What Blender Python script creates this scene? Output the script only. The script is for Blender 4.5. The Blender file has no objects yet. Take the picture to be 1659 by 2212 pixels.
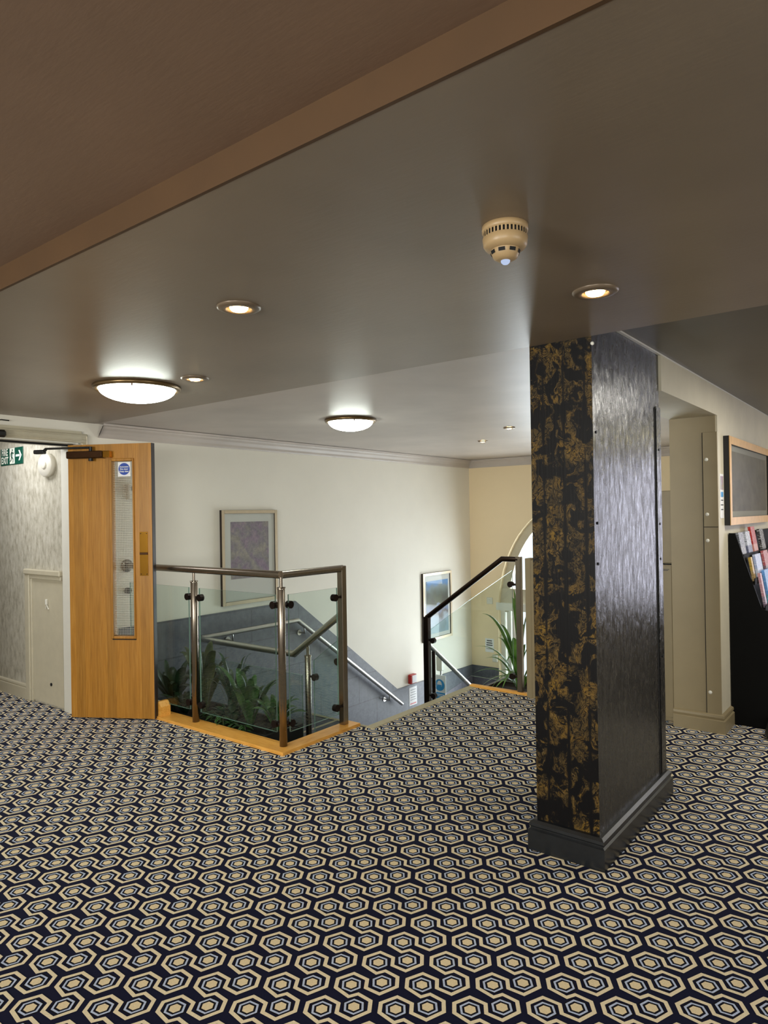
import bpy, math, random
from mathutils import Vector, Matrix
R = math.radians
random.seed(7)
sc = bpy.context.scene
COL = sc.collection

# ------------------------------------------------------------------ materials
def lin(c):
    return tuple(((v / 255.0) / 12.92 if v / 255.0 <= 0.04045 else ((v / 255.0 + 0.055) / 1.055) ** 2.4) for v in c)

class NT:
    def __init__(s, name):
        s.m = bpy.data.materials.new(name); s.m.use_nodes = True
        s.t = s.m.node_tree; s.t.nodes.clear()
        s.out = s.t.nodes.new('ShaderNodeOutputMaterial')
    def n(s, typ, inp=None, **attr):
        nd = s.t.nodes.new(typ)
        for k, v in attr.items(): setattr(nd, k, v)
        for k, v in (inp or {}).items():
            if isinstance(v, tuple) and len(v) == 2 and hasattr(v[0], 'outputs'):
                s.t.links.new(v[0].outputs[v[1]], nd.inputs[k])
            else:
                nd.inputs[k].default_value = v
        return nd
    def mix(s, f, a, b, blend='MIX'):
        nd = s.t.nodes.new('ShaderNodeMix'); nd.data_type = 'RGBA'; nd.blend_type = blend
        for i, v in ((0, f), (6, a), (7, b)):
            if isinstance(v, tuple) and len(v) == 2 and hasattr(v[0], 'outputs'): s.t.links.new(v[0].outputs[v[1]], nd.inputs[i])
            else: nd.inputs[i].default_value = (v if i == 0 else (*v[:3], 1))
        return (nd, 2)
    def ramp(s, f, stops, interp='LINEAR'):
        nd = s.t.nodes.new('ShaderNodeValToRGB'); cr = nd.color_ramp; cr.interpolation = interp
        while len(cr.elements) < len(stops): cr.elements.new(0.5)
        for e, (p, c) in zip(cr.elements, stops): e.position = p; e.color = (*c[:3], 1)
        s.t.links.new(f[0].outputs[f[1]], nd.inputs[0]); return (nd, 0)
    def math(s, op, a, b=None, clamp=False):
        nd = s.t.nodes.new('ShaderNodeMath'); nd.operation = op; nd.use_clamp = clamp
        for i, v in ((0, a), (1, b)):
            if v is None: continue
            if isinstance(v, tuple): s.t.links.new(v[0].outputs[v[1]], nd.inputs[i])
            else: nd.inputs[i].default_value = v
        return (nd, 0)
    def coord(s, scale=(1, 1, 1), rot=(0, 0, 0), loc=(0, 0, 0)):
        tc = s.n('ShaderNodeTexCoord')
        mp = s.n('ShaderNodeMapping', {'Vector': (tc, 'Object'), 'Scale': scale, 'Rotation': rot, 'Location': loc})
        return (mp, 0)
    def noise(s, co, scale, detail=4, rough=.55, dist=0, out=0):
        nd = s.n('ShaderNodeTexNoise', {'Vector': co, 'Scale': scale, 'Detail': detail, 'Roughness': rough, 'Distortion': dist})
        return (nd, out)
    def bsdf(s, color, rough=.5, metal=0, spec=.5, bump=None, bstr=.1, bdist=.01, **extra):
        p = s.n('ShaderNodeBsdfPrincipled', {'Roughness': rough, 'Metallic': metal, 'Specular IOR Level': spec})
        if isinstance(color, tuple) and len(color) == 2: s.t.links.new(color[0].outputs[color[1]], p.inputs['Base Color'])
        else: p.inputs['Base Color'].default_value = (*color[:3], 1)
        for k, v in extra.items():
            p.inputs[k.replace('_', ' ')].default_value = v
        if bump:
            b = s.n('ShaderNodeBump', {'Height': bump, 'Strength': bstr, 'Distance': bdist})
            s.t.links.new(b.outputs[0], p.inputs['Normal'])
        s.t.links.new(p.outputs[0], s.out.inputs[0]); return p

def plain(name, rgb, rough=.5, metal=0, spec=.5, var=.06, nscale=14, bump=0):
    n = NT(name); c = lin(rgb)
    ns = n.noise(n.coord(), nscale)
    col = n.ramp(ns, [(.3, tuple(v * (1 - var) for v in c)), (.7, tuple(min(1, v * (1 + var)) for v in c))])
    n.bsdf(col, rough, metal, spec, bump=ns if bump else None, bstr=bump)
    return n.m

def emit(name, rgb, strength):
    n = NT(name); e = n.n('ShaderNodeEmission', {'Color': (*lin(rgb), 1), 'Strength': strength})
    n.t.links.new(e.outputs[0], n.out.inputs[0]); return n.m

def glass_mat(name, tint=(.93, .97, .95), f0=.04, refl=(1, 1, 1)):
    # thin pane: Schlick reflection that is the same from both sides
    n = NT(name)
    lw = n.n('ShaderNodeLayerWeight', {'Blend': .5})
    pw = n.math('POWER', (lw, 'Facing'), 5.0)
    fr = n.math('ADD', n.math('MULTIPLY', pw, .9), f0)
    tr = n.n('ShaderNodeBsdfTransparent', {'Color': (*tint, 1)})
    gl = n.n('ShaderNodeBsdfGlossy', {'Color': (*refl, 1), 'Roughness': .02})
    mx = n.n('ShaderNodeMixShader', {0: fr, 1: (tr, 0), 2: (gl, 0)})
    n.t.links.new(mx.outputs[0], n.out.inputs[0]); return n.m

M = {}
def ceiling_mat(name, rgb, rough=.36):
    n = NT(name); c = lin(rgb)
    big = n.noise(n.coord((1, 1, 1)), 1.6, 3)
    fine = n.noise(n.coord((9, 40, 20), rot=(0, 0, R(30))), 1.5, 5, .6)
    col = n.ramp(big, [(.3, tuple(v * .88 for v in c)), (.7, tuple(v * 1.1 for v in c))])
    n.bsdf(col, rough, 0, .5, bump=fine, bstr=.05, bdist=.01); return n.m
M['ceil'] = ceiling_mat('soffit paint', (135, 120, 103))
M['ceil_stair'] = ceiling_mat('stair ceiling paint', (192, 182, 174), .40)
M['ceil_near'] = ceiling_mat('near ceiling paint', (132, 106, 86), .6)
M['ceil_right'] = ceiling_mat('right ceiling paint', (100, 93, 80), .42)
M['beam'] = plain('beam paint with downlight tint', (78, 53, 26), .6, var=.08, nscale=6)  # warm downlight on the beam face is put into this colour
M['wall'] = plain('cream wall paint', (235, 230, 218), .62, var=.025, nscale=2.2)
M['wall_end'] = plain('warm cream wall paint', (242, 222, 184), .62, var=.02, nscale=2)
M['wall_room'] = plain('room wall paint', (196, 184, 160), .7, var=.03, nscale=2)
M['olive'] = plain('stone coloured gloss paint', (146, 132, 102), .42, var=.05, nscale=5)
M['bulk'] = plain('bulkhead paint', (208, 200, 178), .6, var=.06, nscale=4)
M['white'] = plain('white gloss paint', (226, 224, 214), .35, var=.02)
M['cream_trim'] = plain('cream gloss trim', (196, 188, 166), .4, var=.04)
M['white_plastic'] = plain('white plastic', (222, 218, 206), .4, var=.02)
M['cream_plastic'] = plain('aged cream plastic', (176, 148, 108), .4, var=.03)
M['black'] = plain('black paint', (14, 13, 13), .45, var=.2)
M['dark'] = plain('dark gap', (10, 10, 12), .8, var=.1)
M['rack'] = plain('black laminate', (5, 5, 5), .7, 0, .15, var=.1)
M['brown'] = plain('dark brown trough', (40, 27, 22), .5, var=.15)
M['soil'] = plain('potting soil', (30, 24, 18), .95, var=.4, nscale=60)
M['paper'] = plain('white paper', (238, 238, 240), .6, var=.01)
M['ink'] = plain('grey ink', (70, 72, 80), .7, var=.1)
M['red'] = plain('red plastic', (176, 34, 28), .4, var=.05)
M['blue'] = plain('sign blue', (22, 66, 168), .4, var=.03)
M['sky_blue'] = plain('light sign blue', (52, 150, 214), .45, var=.03)
M['green'] = plain('exit sign green', (12, 78, 62), .4, var=.03)
M['sign_white'] = plain('sign white', (236, 238, 226), .5, var=.01)
M['strip'] = plain('beige nosing strip', (176, 166, 134), .45, var=.06, nscale=30)
M['screw'] = plain('dark screw', (24, 24, 30), .4, .6)
M['steel'] = plain('brushed stainless steel', (150, 140, 128), .27, 1, var=.05, nscale=40)
M['steel_dark'] = plain('dark bronzed steel', (62, 50, 44), .32, 1, var=.1)
M['steel_bright'] = plain('bright satin steel', (205, 203, 200), .28, 1, var=.04, nscale=30)
M['clamp'] = plain('dark glass clamp', (44, 34, 32), .35, .8, var=.1)
M['brass'] = plain('polished brass', (214, 160, 66), .16, 1, var=.05, nscale=9)
M['bezel'] = plain('painted bezel', (120, 104, 86), .35, .2)
M['lamp_ring'] = plain('aged bronze ring', (120, 98, 66), .3, .7)
M['bronze'] = plain('dark bronze closer', (66, 42, 22), .3, .8, var=.15)
M['gold_wood'] = plain('gilt wood frame', (206, 160, 92), .4, .2, var=.1, nscale=20)
M['frame_pale'] = plain('pale champagne frame', (206, 190, 164), .35, .4, var=.05)
M['mat_board'] = plain('white mat board', (206, 208, 202), .7, var=.01)
M['glass'] = glass_mat('balustrade glass', (.90, .95, .93))
M['glass_edge'] = plain('glass edge', (120, 150, 138), .2, var=.05)
M['pane'] = glass_mat('window glass', (.97, .99, .99))
M['pic_glass'] = glass_mat('picture glass', (1, 1, 1), .035, (.7, .7, .7))
M['sea_glass'] = glass_mat('dull picture glass', (1, 1, 1), .02, (.3, .3, .3))
M['dome'] = emit('lit opal glass', (246, 255, 244), 21.0)
M['spot'] = emit('lit halogen lamp', (255, 216, 150), 26.0)
M['led'] = emit('clear indicator dome', (205, 222, 255), .8)

# wallpaper in the corridor
n = NT('mottled corridor wallpaper')
a = n.noise(n.coord((1, 1, .45)), 26, 5, .65)
n.bsdf(n.ramp(a, [(.32, lin((158, 152, 136))), (.5, lin((188, 183, 168))), (.7, lin((206, 202, 190)))]), .6, bump=a, bstr=.15)
M['wallpaper'] = n.m
# oak veneer
def wood(name, dark, mid, light, scale=(26, 26, 1.1), bands=True, rough=.36):
    n = NT(name)
    g = n.noise(n.coord(scale), 3.2, 6, .62, .4)
    col = n.ramp(g, [(.25, lin(dark)), (.5, lin(mid)), (.78, lin(light))])
    if bands:
        w = n.n('ShaderNodeTexNoise', {'Vector': n.coord((7.5, .01, .02)), 'Scale': 1.0, 'Detail': 0.0})
        st = n.ramp((w, 0), [(0, (.80, .80, .80)), (.42, (.80, .80, .80)), (.44, (1, 1, 1)), (.56, (1.0, .98, .94)), (.58, (.9, .88, .84))], 'LINEAR')
        col = n.mix(.8, col, st, 'MULTIPLY')
    n.bsdf(col, rough, bump=g, bstr=.04); return n.m
M['oak'] = wood('golden oak veneer', (152, 100, 24), (178, 122, 38), (194, 142, 62))
M['kerb'] = wood('varnished pine kerb', (216, 146, 58), (238, 174, 80), (246, 192, 104), (3, 30, 30), False, .3)
M['kerb_y'] = wood('varnished pine kerb return', (216, 146, 58), (238, 174, 80), (246, 192, 104), (30, 3, 30), False, .3)
# slate tiles
def tiles(name, rot, c1, c2, mortar, sc_, off=.5):
    n = NT(name)
    vec = n.coord((1, 1, 1), (0, 0, 0) if rot == 'yz' else rot)
    if rot == 'yz':
        sp = n.n('ShaderNodeSeparateXYZ', {0: vec}); vec = (n.n('ShaderNodeCombineXYZ', {0: (sp, 1), 1: (sp, 2)}), 0)
    b = n.n('ShaderNodeTexBrick', {'Vector': vec, 'Color1': (*lin(c1), 1), 'Color2': (*lin(c2), 1), 'Mortar': (*lin(mortar), 1),
            'Scale': sc_, 'Mortar Size': .006, 'Brick Width': .6, 'Row Height': .3, 'Mortar Smooth': .1})
    b.offset = off
    ns = n.noise(n.coord(), 22, 6, .7)
    col = n.mix(.35, (b, 0), n.ramp(ns, [(.3, lin((64, 68, 80))), (.7, lin((132, 134, 142)))]))
    n.bsdf(col, .45, bump=ns, bstr=.06); return n.m
M['tile'] = tiles('slate wall tile', 'yz', (98, 100, 110), (90, 93, 104), (60, 62, 70), .98)
M['tile_end'] = tiles('slate end wall tile', (R(90), 0, 0), (84, 84, 92), (78, 79, 88), (56, 58, 64), .98)
M['stone'] = tiles('dark stair tile', (0, 0, 0), (74, 74, 76), (66, 67, 70), (112, 108, 92), .98, 0)
# carpet
def carpet(name, rgb, var):
    n = NT(name); c = lin(rgb)
    ns = n.noise(n.coord(), 420, 2, .6)
    col = n.ramp(ns, [(.3, tuple(v * (1 - var) for v in c)), (.7, tuple(min(1, v * (1 + var)) for v in c))])
    n.bsdf(col, .95, 0, .12, bump=ns, bstr=.2, bdist=.002, Sheen_Weight=.07, Sheen_Roughness=.35, Sheen_Tint=(.55, .68, 1, 1))  # blue sheen tint stands in for cool light grazing the distant carpet
    return n.m
M['c_navy'] = carpet('carpet navy ground', (17, 18, 44), .35)
M['c_cream'] = carpet('carpet cream line', (230, 216, 184), .12)
M['c_core'] = carpet('carpet cream core', (228, 210, 172), .12)
M['c_blue'] = carpet('carpet pale blue ring', (184, 196, 222), .2)
M['c_black'] = carpet('carpet black ring', (16, 13, 22), .4)
# black and gold column wallpaper
def gilt(name, rough):
    n = NT(name); base = n.coord((1, 1, 1))
    warp = n.noise(base, 6.5, 3, .6, 0, 1)
    wv = n.n('ShaderNodeVectorMath', {0: (warp[0], 1), 1: (.5, .5, .5)}, operation='SUBTRACT')
    ws = n.n('ShaderNodeVectorMath', {0: (wv, 0), 'Scale': .16}, operation='SCALE')
    p = n.n('ShaderNodeVectorMath', {0: base, 1: (ws, 0)}, operation='ADD')
    blobs = n.ramp(n.noise((p, 0), 12.0, 2.5, .55, .8), [(.455, (0, 0, 0)), (.505, (1, 1, 1))])
    stm = n.n('ShaderNodeVectorMath', {0: (p, 0), 1: ((1, 1, .6))}, operation='MULTIPLY')
    lines = n.noise((stm, 0), 24, 2.5, .55, 2.2)
    veins = n.ramp(n.math('ABSOLUTE', n.math('SUBTRACT', lines, .5)), [(.010, (0, 0, 0)), (.045, (1, 1, 1))])
    veins2 = n.ramp(n.math('ABSOLUTE', n.math('SUBTRACT', n.noise((stm, 0), 52, 2, .5, 1.5), .48)), [(.004, (.15, .15, .15)), (.03, (1, 1, 1))])
    sep = n.n('ShaderNodeSeparateXYZ', {0: base})
    j = n.math('PINGPONG', n.math('ADD', (sep, 0), -.012), .0465)
    jj = n.math('ADD', j, n.math('MULTIPLY', n.math('SUBTRACT', n.noise(n.coord((.2, .2, 1)), 7, 2), .52), .045))
    jm = n.ramp(jj, [(.003, (0, 0, 0)), (.008, (1, 1, 1))])
    fold = n.ramp(n.noise((stm, 0), 19, 3, .6, 3.0), [(.36, (.0, .0, .0)), (.47, (.75, .75, .75)), (.60, (1, 1, 1))])
    m3 = n.math('MULTIPLY', n.math('MULTIPLY', n.math('MULTIPLY', n.math('MULTIPLY', blobs, veins), veins2), jm), fold)
    hue = n.ramp(n.noise((p, 0), 13, 4, .65), [(.30, lin((46, 38, 25))), (.46, lin((82, 66, 36))), (.60, lin((110, 85, 38))), (.74, lin((138, 108, 30)))])
    thin = n.ramp(n.math('ABSOLUTE', n.math('SUBTRACT', lines, .57)), [(.004, (1, 1, 1)), (.012, (0, 0, 0))])
    wide = n.ramp(n.noise((p, 0), 12.0, 2.5, .55, .8), [(.41, (0, 0, 0)), (.48, (1, 1, 1))])
    tn = n.math('MULTIPLY', n.math('MULTIPLY', n.math('MULTIPLY', thin, wide), jm), .55)
    col = n.mix(tn, n.mix(m3, lin((12, 11, 13)), hue), lin((116, 98, 68)))
    gr = n.noise(n.coord((60, 60, 3)), 2.0, 4, .6)
    n.bsdf(col, rough, 0, .14, bump=gr, bstr=.2, bdist=.003)
    return n.m
M['gilt'] = gilt('black and gold wallpaper', .45)
# column side: same paper dimmed, its grazing sheen put into tone and gloss
n = NT('dimmed glossy column wallpaper')
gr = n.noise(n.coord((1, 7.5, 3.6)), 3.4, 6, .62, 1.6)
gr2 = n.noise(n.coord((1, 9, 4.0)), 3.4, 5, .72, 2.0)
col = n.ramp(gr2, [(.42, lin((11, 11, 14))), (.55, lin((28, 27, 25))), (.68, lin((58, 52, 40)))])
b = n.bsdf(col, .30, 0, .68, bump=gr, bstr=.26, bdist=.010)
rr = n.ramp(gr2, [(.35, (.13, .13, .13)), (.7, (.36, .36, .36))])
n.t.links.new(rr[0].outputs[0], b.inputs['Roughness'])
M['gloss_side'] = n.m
M['plinth'] = plain('black gloss skirting', (22, 25, 29), .33, 0, .6, var=.3, nscale=20, bump=.05)
# pictures
n = NT('garden picture print')
a = n.noise(n.coord(), 24, 6, .75, .4, 1); b = n.noise(n.coord(), 9, 3)
col = n.mix(.5, n.ramp((a[0], 0), [(.3, lin((84, 84, 92))), (.45, lin((126, 118, 138))), (.58, lin((160, 150, 158))), (.7, lin((196, 186, 160)))]),
            n.ramp(b, [(.35, lin((140, 112, 140))), (.5, lin((124, 122, 120))), (.62, lin((150, 146, 120)))]))
sep = n.n('ShaderNodeSeparateXYZ', {0: n.coord((1, 1, 1))})
n.bsdf(col, .5); M['print_garden'] = n.m
n = NT('seascape picture print')
sep = n.n('ShaderNodeSeparateXYZ', {0: n.coord((1, 1, 1))})
wob = n.math('ADD', (sep, 2), n.math('MULTIPLY', n.math('SUBTRACT', n.noise(n.coord(), 7, 4), .5), .22))
col = n.ramp(n.math('ADD', n.math('MULTIPLY', wob, 1.25), .5), [(0, lin((142, 166, 176))), (.16, lin((120, 148, 160))), (.3, lin((152, 171, 184))), (.36, lin((96, 89, 83))), (.44, lin((120, 134, 164))),
     (.52, lin((137, 152, 172))), (.55, lin((96, 99, 76))), (.66, lin((83, 89, 73))), (.8, lin((105, 121, 124))), (.86, lin((56, 120, 180))), (1, lin((104, 156, 196)))])
dk = n.ramp(n.noise(n.coord(), 5, 3), [(.5, (1, 1, 1)), (.62, (.55, .52, .5))])
n.bsdf(n.mix(.7, col, dk, 'MULTIPLY'), .35); M['print_sea'] = n.m
n = NT('grey etching print')
a = n.noise(n.coord((1, 1, 1.6)), 7, 6, .7)
sep = n.n('ShaderNodeSeparateXYZ', {0: n.coord((1, 1, 1))})
sky = n.ramp(n.math('ADD', (sep, 2), .5), [(.30, lin((96, 96, 88))), (.42, lin((110, 108, 98))), (.55, lin((104, 104, 96))), (.68, lin((150, 148, 132))), (.75, lin((168, 166, 150)))])
n.bsdf(n.mix(.4, sky, n.ramp(a, [(.35, lin((66, 66, 62))), (.7, lin((180, 176, 156)))])), .4); M['print_grey'] = n.m
n = NT('poster print')
a = n.noise(n.coord((1, 3, 3)), 12, 3, .6, 0, 1)
n.bsdf(n.mix(.5, (a[0], 1), lin((150, 110, 116))), .5); M['poster_pic'] = n.m
# leaves
def leafmat(name, dark, light):
    n = NT(name)
    a = n.noise(n.coord(), 9, 3)
    n.bsdf(n.ramp(a, [(.35, lin(dark)), (.7, lin(light))]), .34, 0, .5); return n.m
M['leaf_dark'] = leafmat('deep green leaf', (18, 40, 24), (44, 78, 46))
M['leaf_mid'] = leafmat('mid green leaf', (26, 56, 26), (62, 104, 44))
M['leaf_bright'] = leafmat('bright green leaf', (52, 96, 34), (112, 150, 62))
M['leaf_olive'] = leafmat('olive green leaf', (34, 46, 26), (74, 84, 48))

# ------------------------------------------------------------------ mesh builder
class MB:
    def __init__(s): s.v = []; s.f = []; s.mi = []; s.sm = []
    def add(s, vs, fs, mi=0, smooth=False):
        o = len(s.v); s.v += [tuple(v) for v in vs]
        for f in fs: s.f.append(tuple(i + o for i in f)); s.mi.append(mi); s.sm.append(smooth)
        return s
    def box(s, x0, x1, y0, y1, z0, z1, mi=0):
        vs = [(x, y, z) for x in (x0, x1) for y in (y0, y1) for z in (z0, z1)]
        return s.add(vs, [(0, 1, 3, 2), (4, 6, 7, 5), (0, 4, 5, 1), (2, 3, 7, 6), (0, 2, 6, 4), (1, 5, 7, 3)], mi)
    def bbox(s, x0, x1, y0, y1, z0, z1, b=.004, mi=0):
        # box with chamfered edges
        b = min(b, (x1 - x0) / 2.1, (y1 - y0) / 2.1, (z1 - z0) / 2.1)
        ax = [(x0, x1), (y0, y1), (z0, z1)]; vs = []; idx = {}
        for i in range(8):
            sg = [(i >> k) & 1 for k in range(3)]
            for k in range(3):
                p = []
                for q in range(3):
                    e = ax[q][sg[q]]
                    p.append(e if q == k else e + (b if sg[q] == 0 else -b))
                idx[(i, k)] = len(vs); vs.append(p)
        fs = []
        for k in range(3):
            for sd in (0, 1):
                c = [i for i in range(8) if ((i >> k) & 1) == sd]; a1, a2 = [q for q in range(3) if q != k]
                o = sorted(c, key=lambda i: {(0, 0): 0, (1, 0): 1, (1, 1): 2, (0, 1): 3}[((i >> a1) & 1, (i >> a2) & 1)])
                fs.append(tuple(idx[(i, k)] for i in o))
        for k in range(3):
            a1, a2 = [q for q in range(3) if q != k]
            for i in range(8):
                if not (i >> k) & 1:
                    j = i | (1 << k); fs.append((idx[(i, a1)], idx[(j, a1)], idx[(j, a2)], idx[(i, a2)]))
        for i in range(8): fs.append((idx[(i, 0)], idx[(i, 1)], idx[(i, 2)]))
        return s.add(vs, fs, mi)
    def cyl(s, p0, p1, r, n=16, r1=None, mi=0, caps=True):
        p0, p1 = Vector(p0), Vector(p1); d = (p1 - p0).normalized()
        u = d.orthogonal().normalized(); w = d.cross(u); r1 = r if r1 is None else r1
        vs = [p0 + (u * math.cos(2 * math.pi * i / n) + w * math.sin(2 * math.pi * i / n)) * r for i in range(n)]
        vs += [p1 + (u * math.cos(2 * math.pi * i / n) + w * math.sin(2 * math.pi * i / n)) * r1 for i in range(n)]
        s.add(vs, [(i, (i + 1) % n, n + (i + 1) % n, n + i) for i in range(n)], mi, True)
        if caps:
            s.add(vs[:n], [tuple(range(n))[::-1]], mi); s.add(vs[n:], [tuple(range(n))], mi)
        return s
    def tube(s, pts, r, n=16, mi=0):
        P = [Vector(p) for p in pts]; rings = []
        u = None
        for i, p in enumerate(P):
            d0 = (P[i] - P[i - 1]).normalized() if i else (P[1] - P[0]).normalized()
            d1 = (P[i + 1] - P[i]).normalized() if i < len(P) - 1 else d0
            t = (d0 + d1).normalized()
            if u is None: u = d0.orthogonal().normalized()
            u = (u - d0 * u.dot(d0)).normalized(); w = d0.cross(u)
            ring = []
            for k in range(n):
                o = (u * math.cos(2 * math.pi * k / n) + w * math.sin(2 * math.pi * k / n)) * r
                q = p + o; # slide along d0 onto the mitre plane
                den = d0.dot(t); ring.append(q - d0 * ((q - p).dot(t) / den))
            rings.append(ring)
            # carry frame to next direction
            u = u - d1 * u.dot(d1); u.normalize()
            if i < len(P) - 1 and i > 0:
                # reproject ring order for next segment: rebuild u from ring so sides stay straight
                pass
        vs = [v for rg in rings for v in rg]
        fs = []
        for i in range(len(P) - 1):
            # re-align rings to the nearest start vertex to avoid twist
            a = i * n; b = (i + 1) * n
            for k in range(n): fs.append((a + k, a + (k + 1) % n, b + (k + 1) % n, b + k))
        s.add(vs, fs, mi, True)
        s.add(rings[0], [tuple(range(n))[::-1]], mi); s.add(rings[-1], [tuple(range(n))], mi)
        return s
    def lathe(s, prof, c=(0, 0, 0), n=40, mi=0, smooth=True):
        # prof: (r, z) list, axis z
        vs = []; fs = []
        for r, z in prof:
            for k in range(n):
                a = 2 * math.pi * k / n; vs.append((c[0] + r * math.cos(a), c[1] + r * math.sin(a), c[2] + z))
        for i in range(len(prof) - 1):
            for k in range(n):
                fs.append((i * n + k, i * n + (k + 1) % n, (i + 1) * n + (k + 1) % n, (i + 1) * n + k))
        return s.add(vs, fs, mi, smooth)
    def prism(s, poly, axis, t0, t1, mi=0):
        # polygon in the two remaining axes, extruded along axis
        def pt(a, b, t):
            return {'x': (t, a, b), 'y': (a, t, b), 'z': (a, b, t)}[axis]
        n = len(poly); vs = [pt(a, b, t0) for a, b in poly] + [pt(a, b, t1) for a, b in poly]
        s.add(vs, [tuple(range(n)), tuple(range(n, 2 * n))[::-1]] + [(i, (i + 1) % n, n + (i + 1) % n, n + i) for i in range(n)], mi)
        return s
    def sweep(s, prof, path, mi=0):
        # prof (out, z) profile swept along horizontal corner path [(x, y, nx, ny)], mitred offset vectors
        m = len(prof); vs = []
        for x, y, nx, ny in path:
            for o, z in prof: vs.append((x + nx * o, y + ny * o, z))
        fs = []
        for i in range(len(path) - 1):
            for k in range(m - 1): fs.append((i * m + k, i * m + k + 1, (i + 1) * m + k + 1, (i + 1) * m + k))
        s.add(vs, fs, mi)
        s.add(vs[:m], [tuple(range(m))], mi); s.add(vs[-m:], [tuple(range(m))[::-1]], mi)
        return s
    def build(s, name, mats, parent=None, world=True, fix=True):
        me = bpy.data.meshes.new(name)
        off = Vector(parent['_o']) if (parent is not None and world and '_o' in parent) else Vector((0, 0, 0))
        me.from_pydata([tuple(Vector(v) - off) for v in s.v], [], s.f)
        if not isinstance(mats, (list, tuple)): mats = [mats]
        for m in mats: me.materials.append(M[m] if isinstance(m, str) else m)
        me.polygons.foreach_set('material_index', s.mi); me.polygons.foreach_set('use_smooth', s.sm)
        if fix:
            import bmesh
            bm = bmesh.new(); bm.from_mesh(me); bmesh.ops.recalc_face_normals(bm, faces=bm.faces); bm.to_mesh(me); bm.free()
        me.update()
        o = bpy.data.objects.new(name, me); COL.objects.link(o)
        if parent is not None:
            o.parent = parent
            if '_o' in parent: o['_o'] = parent['_o']
        return o

def tag(o, label, cat, group=None):
    o['label'] = label; o['category'] = cat
    if group: o['group'] = group
    return o
def thing(name, label, cat, loc, rotz=0, group=None, local=False):
    o = bpy.data.objects.new(name, None); COL.objects.link(o); o.location = loc; o.rotation_euler = (0, 0, rotz); o.empty_display_size = .05
    o['_o'] = (0.0, 0.0, 0.0) if local else tuple(float(v) for v in loc)
    return tag(o, label, cat, group)
def struct(o):
    o['kind'] = 'structure'; return o
def copy_tree(o, parent=None):
    c = o.copy(); COL.objects.link(c)
    if parent is not None: c.parent = parent
    for ch in [x for x in bpy.data.objects if x.parent == o]: copy_tree(ch, c)
    return c
def text_mb(body, size, mat_z=0, bold=.0, align='CENTER', sx=1.0):
    cu = bpy.data.curves.new('t', 'FONT'); cu.body = body; cu.size = size; cu.align_x = align; cu.align_y = 'CENTER'; cu.offset = bold; cu.resolution_u = 3; cu.space_line = .85
    ob = bpy.data.objects.new('t', cu); COL.objects.link(ob)
    bpy.context.view_layer.update()
    me = bpy.data.meshes.new_from_object(ob.evaluated_get(bpy.context.evaluated_depsgraph_get()))
    vs = [(v.co.x * sx, v.co.y) for v in me.vertices]; fs = [tuple(p.vertices) for p in me.polygons]
    bpy.data.objects.remove(ob); bpy.data.curves.remove(cu); bpy.data.meshes.remove(me)
    return vs, fs

# ------------------------------------------------------------------ room constants (metres)
XL, XR, YE = -4.95, -1.06, 8.25
ZC, ZN, ZR = 2.195, 2.265, 2.28
LAND, LOW = -.54, -1.80

# ------------------------------------------------------------------ carpeted floor
def clip(poly, rect):
    x0, x1, y0, y1 = rect
    for ax, lim, sg in ((0, x0, 1), (0, x1, -1), (1, y0, 1), (1, y1, -1)):
        out = []
        for i in range(len(poly)):
            a, b = poly[i - 1], poly[i]
            da, db = (a[ax] - lim) * sg, (b[ax] - lim) * sg
            if da >= 0 and db >= 0: out.append(b)
            elif da >= 0 > db or da < 0 <= db:
                t = da / (da - db); q = (a[0] + (b[0] - a[0]) * t, a[1] + (b[1] - a[1]) * t)
                out.append(q)
                if db >= 0: out.append(b)
        poly = out
        if len(poly) < 3: return None
    return poly
RECTS = [(XL, 3.4, -3.2, 2.94), (-3.115, 3.4, 2.94, 3.67), (-3.0, 3.4, 3.67, 5.04), (-1.36, 3.4, 5.04, YE), (-9.0, XL, .95, 2.66)]
cy, sy = 0.787615, 0.616168
def g2w(gx, gy): return (gx * cy - gy * sy, gx * sy + gy * cy)
A_, B_, O_ = (.220267, -.00618), (.083587, .104818), (.01115, 2.05396)
SERP = [(.1065, .0615), (.1450, .0300), (.1420, -.0140), (.0880, -.0455), (.0455, -.0165), (.0490, .0215), (.0060, .0520), (-.0440, .0270), (-.0480, -.0130), (-.0060, -.0545), (.0229, -.0433)]
fl = MB()
for x0, x1, y0, y1 in RECTS:
    fl.add([(x0, y0, 0), (x1, y0, 0), (x1, y1, 0), (x0, y1, 0)], [(0, 1, 2, 3)], 0)
def put(poly, z, mi, rects):
    w = [g2w(*p) for p in poly]
    for r in rects:
        q = clip(w, r)
        if q: fl.add([(x, y, z) for x, y in q], [tuple(range(len(q)))], mi)
def hexa(c, r, rot=0, sy_=1.0):
    return [(c[0] + r * math.sin(math.pi / 3 * k + rot), c[1] + sy_ * r * math.cos(math.pi / 3 * k + rot)) for k in range(6)]
def ring(c, r0, r1, z, mi, rects):
    a, b = hexa(c, r0), hexa(c, r1)
    for k in range(6): put([a[k], a[(k + 1) % 6], b[(k + 1) % 6], b[k]], z, mi, rects)
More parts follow.
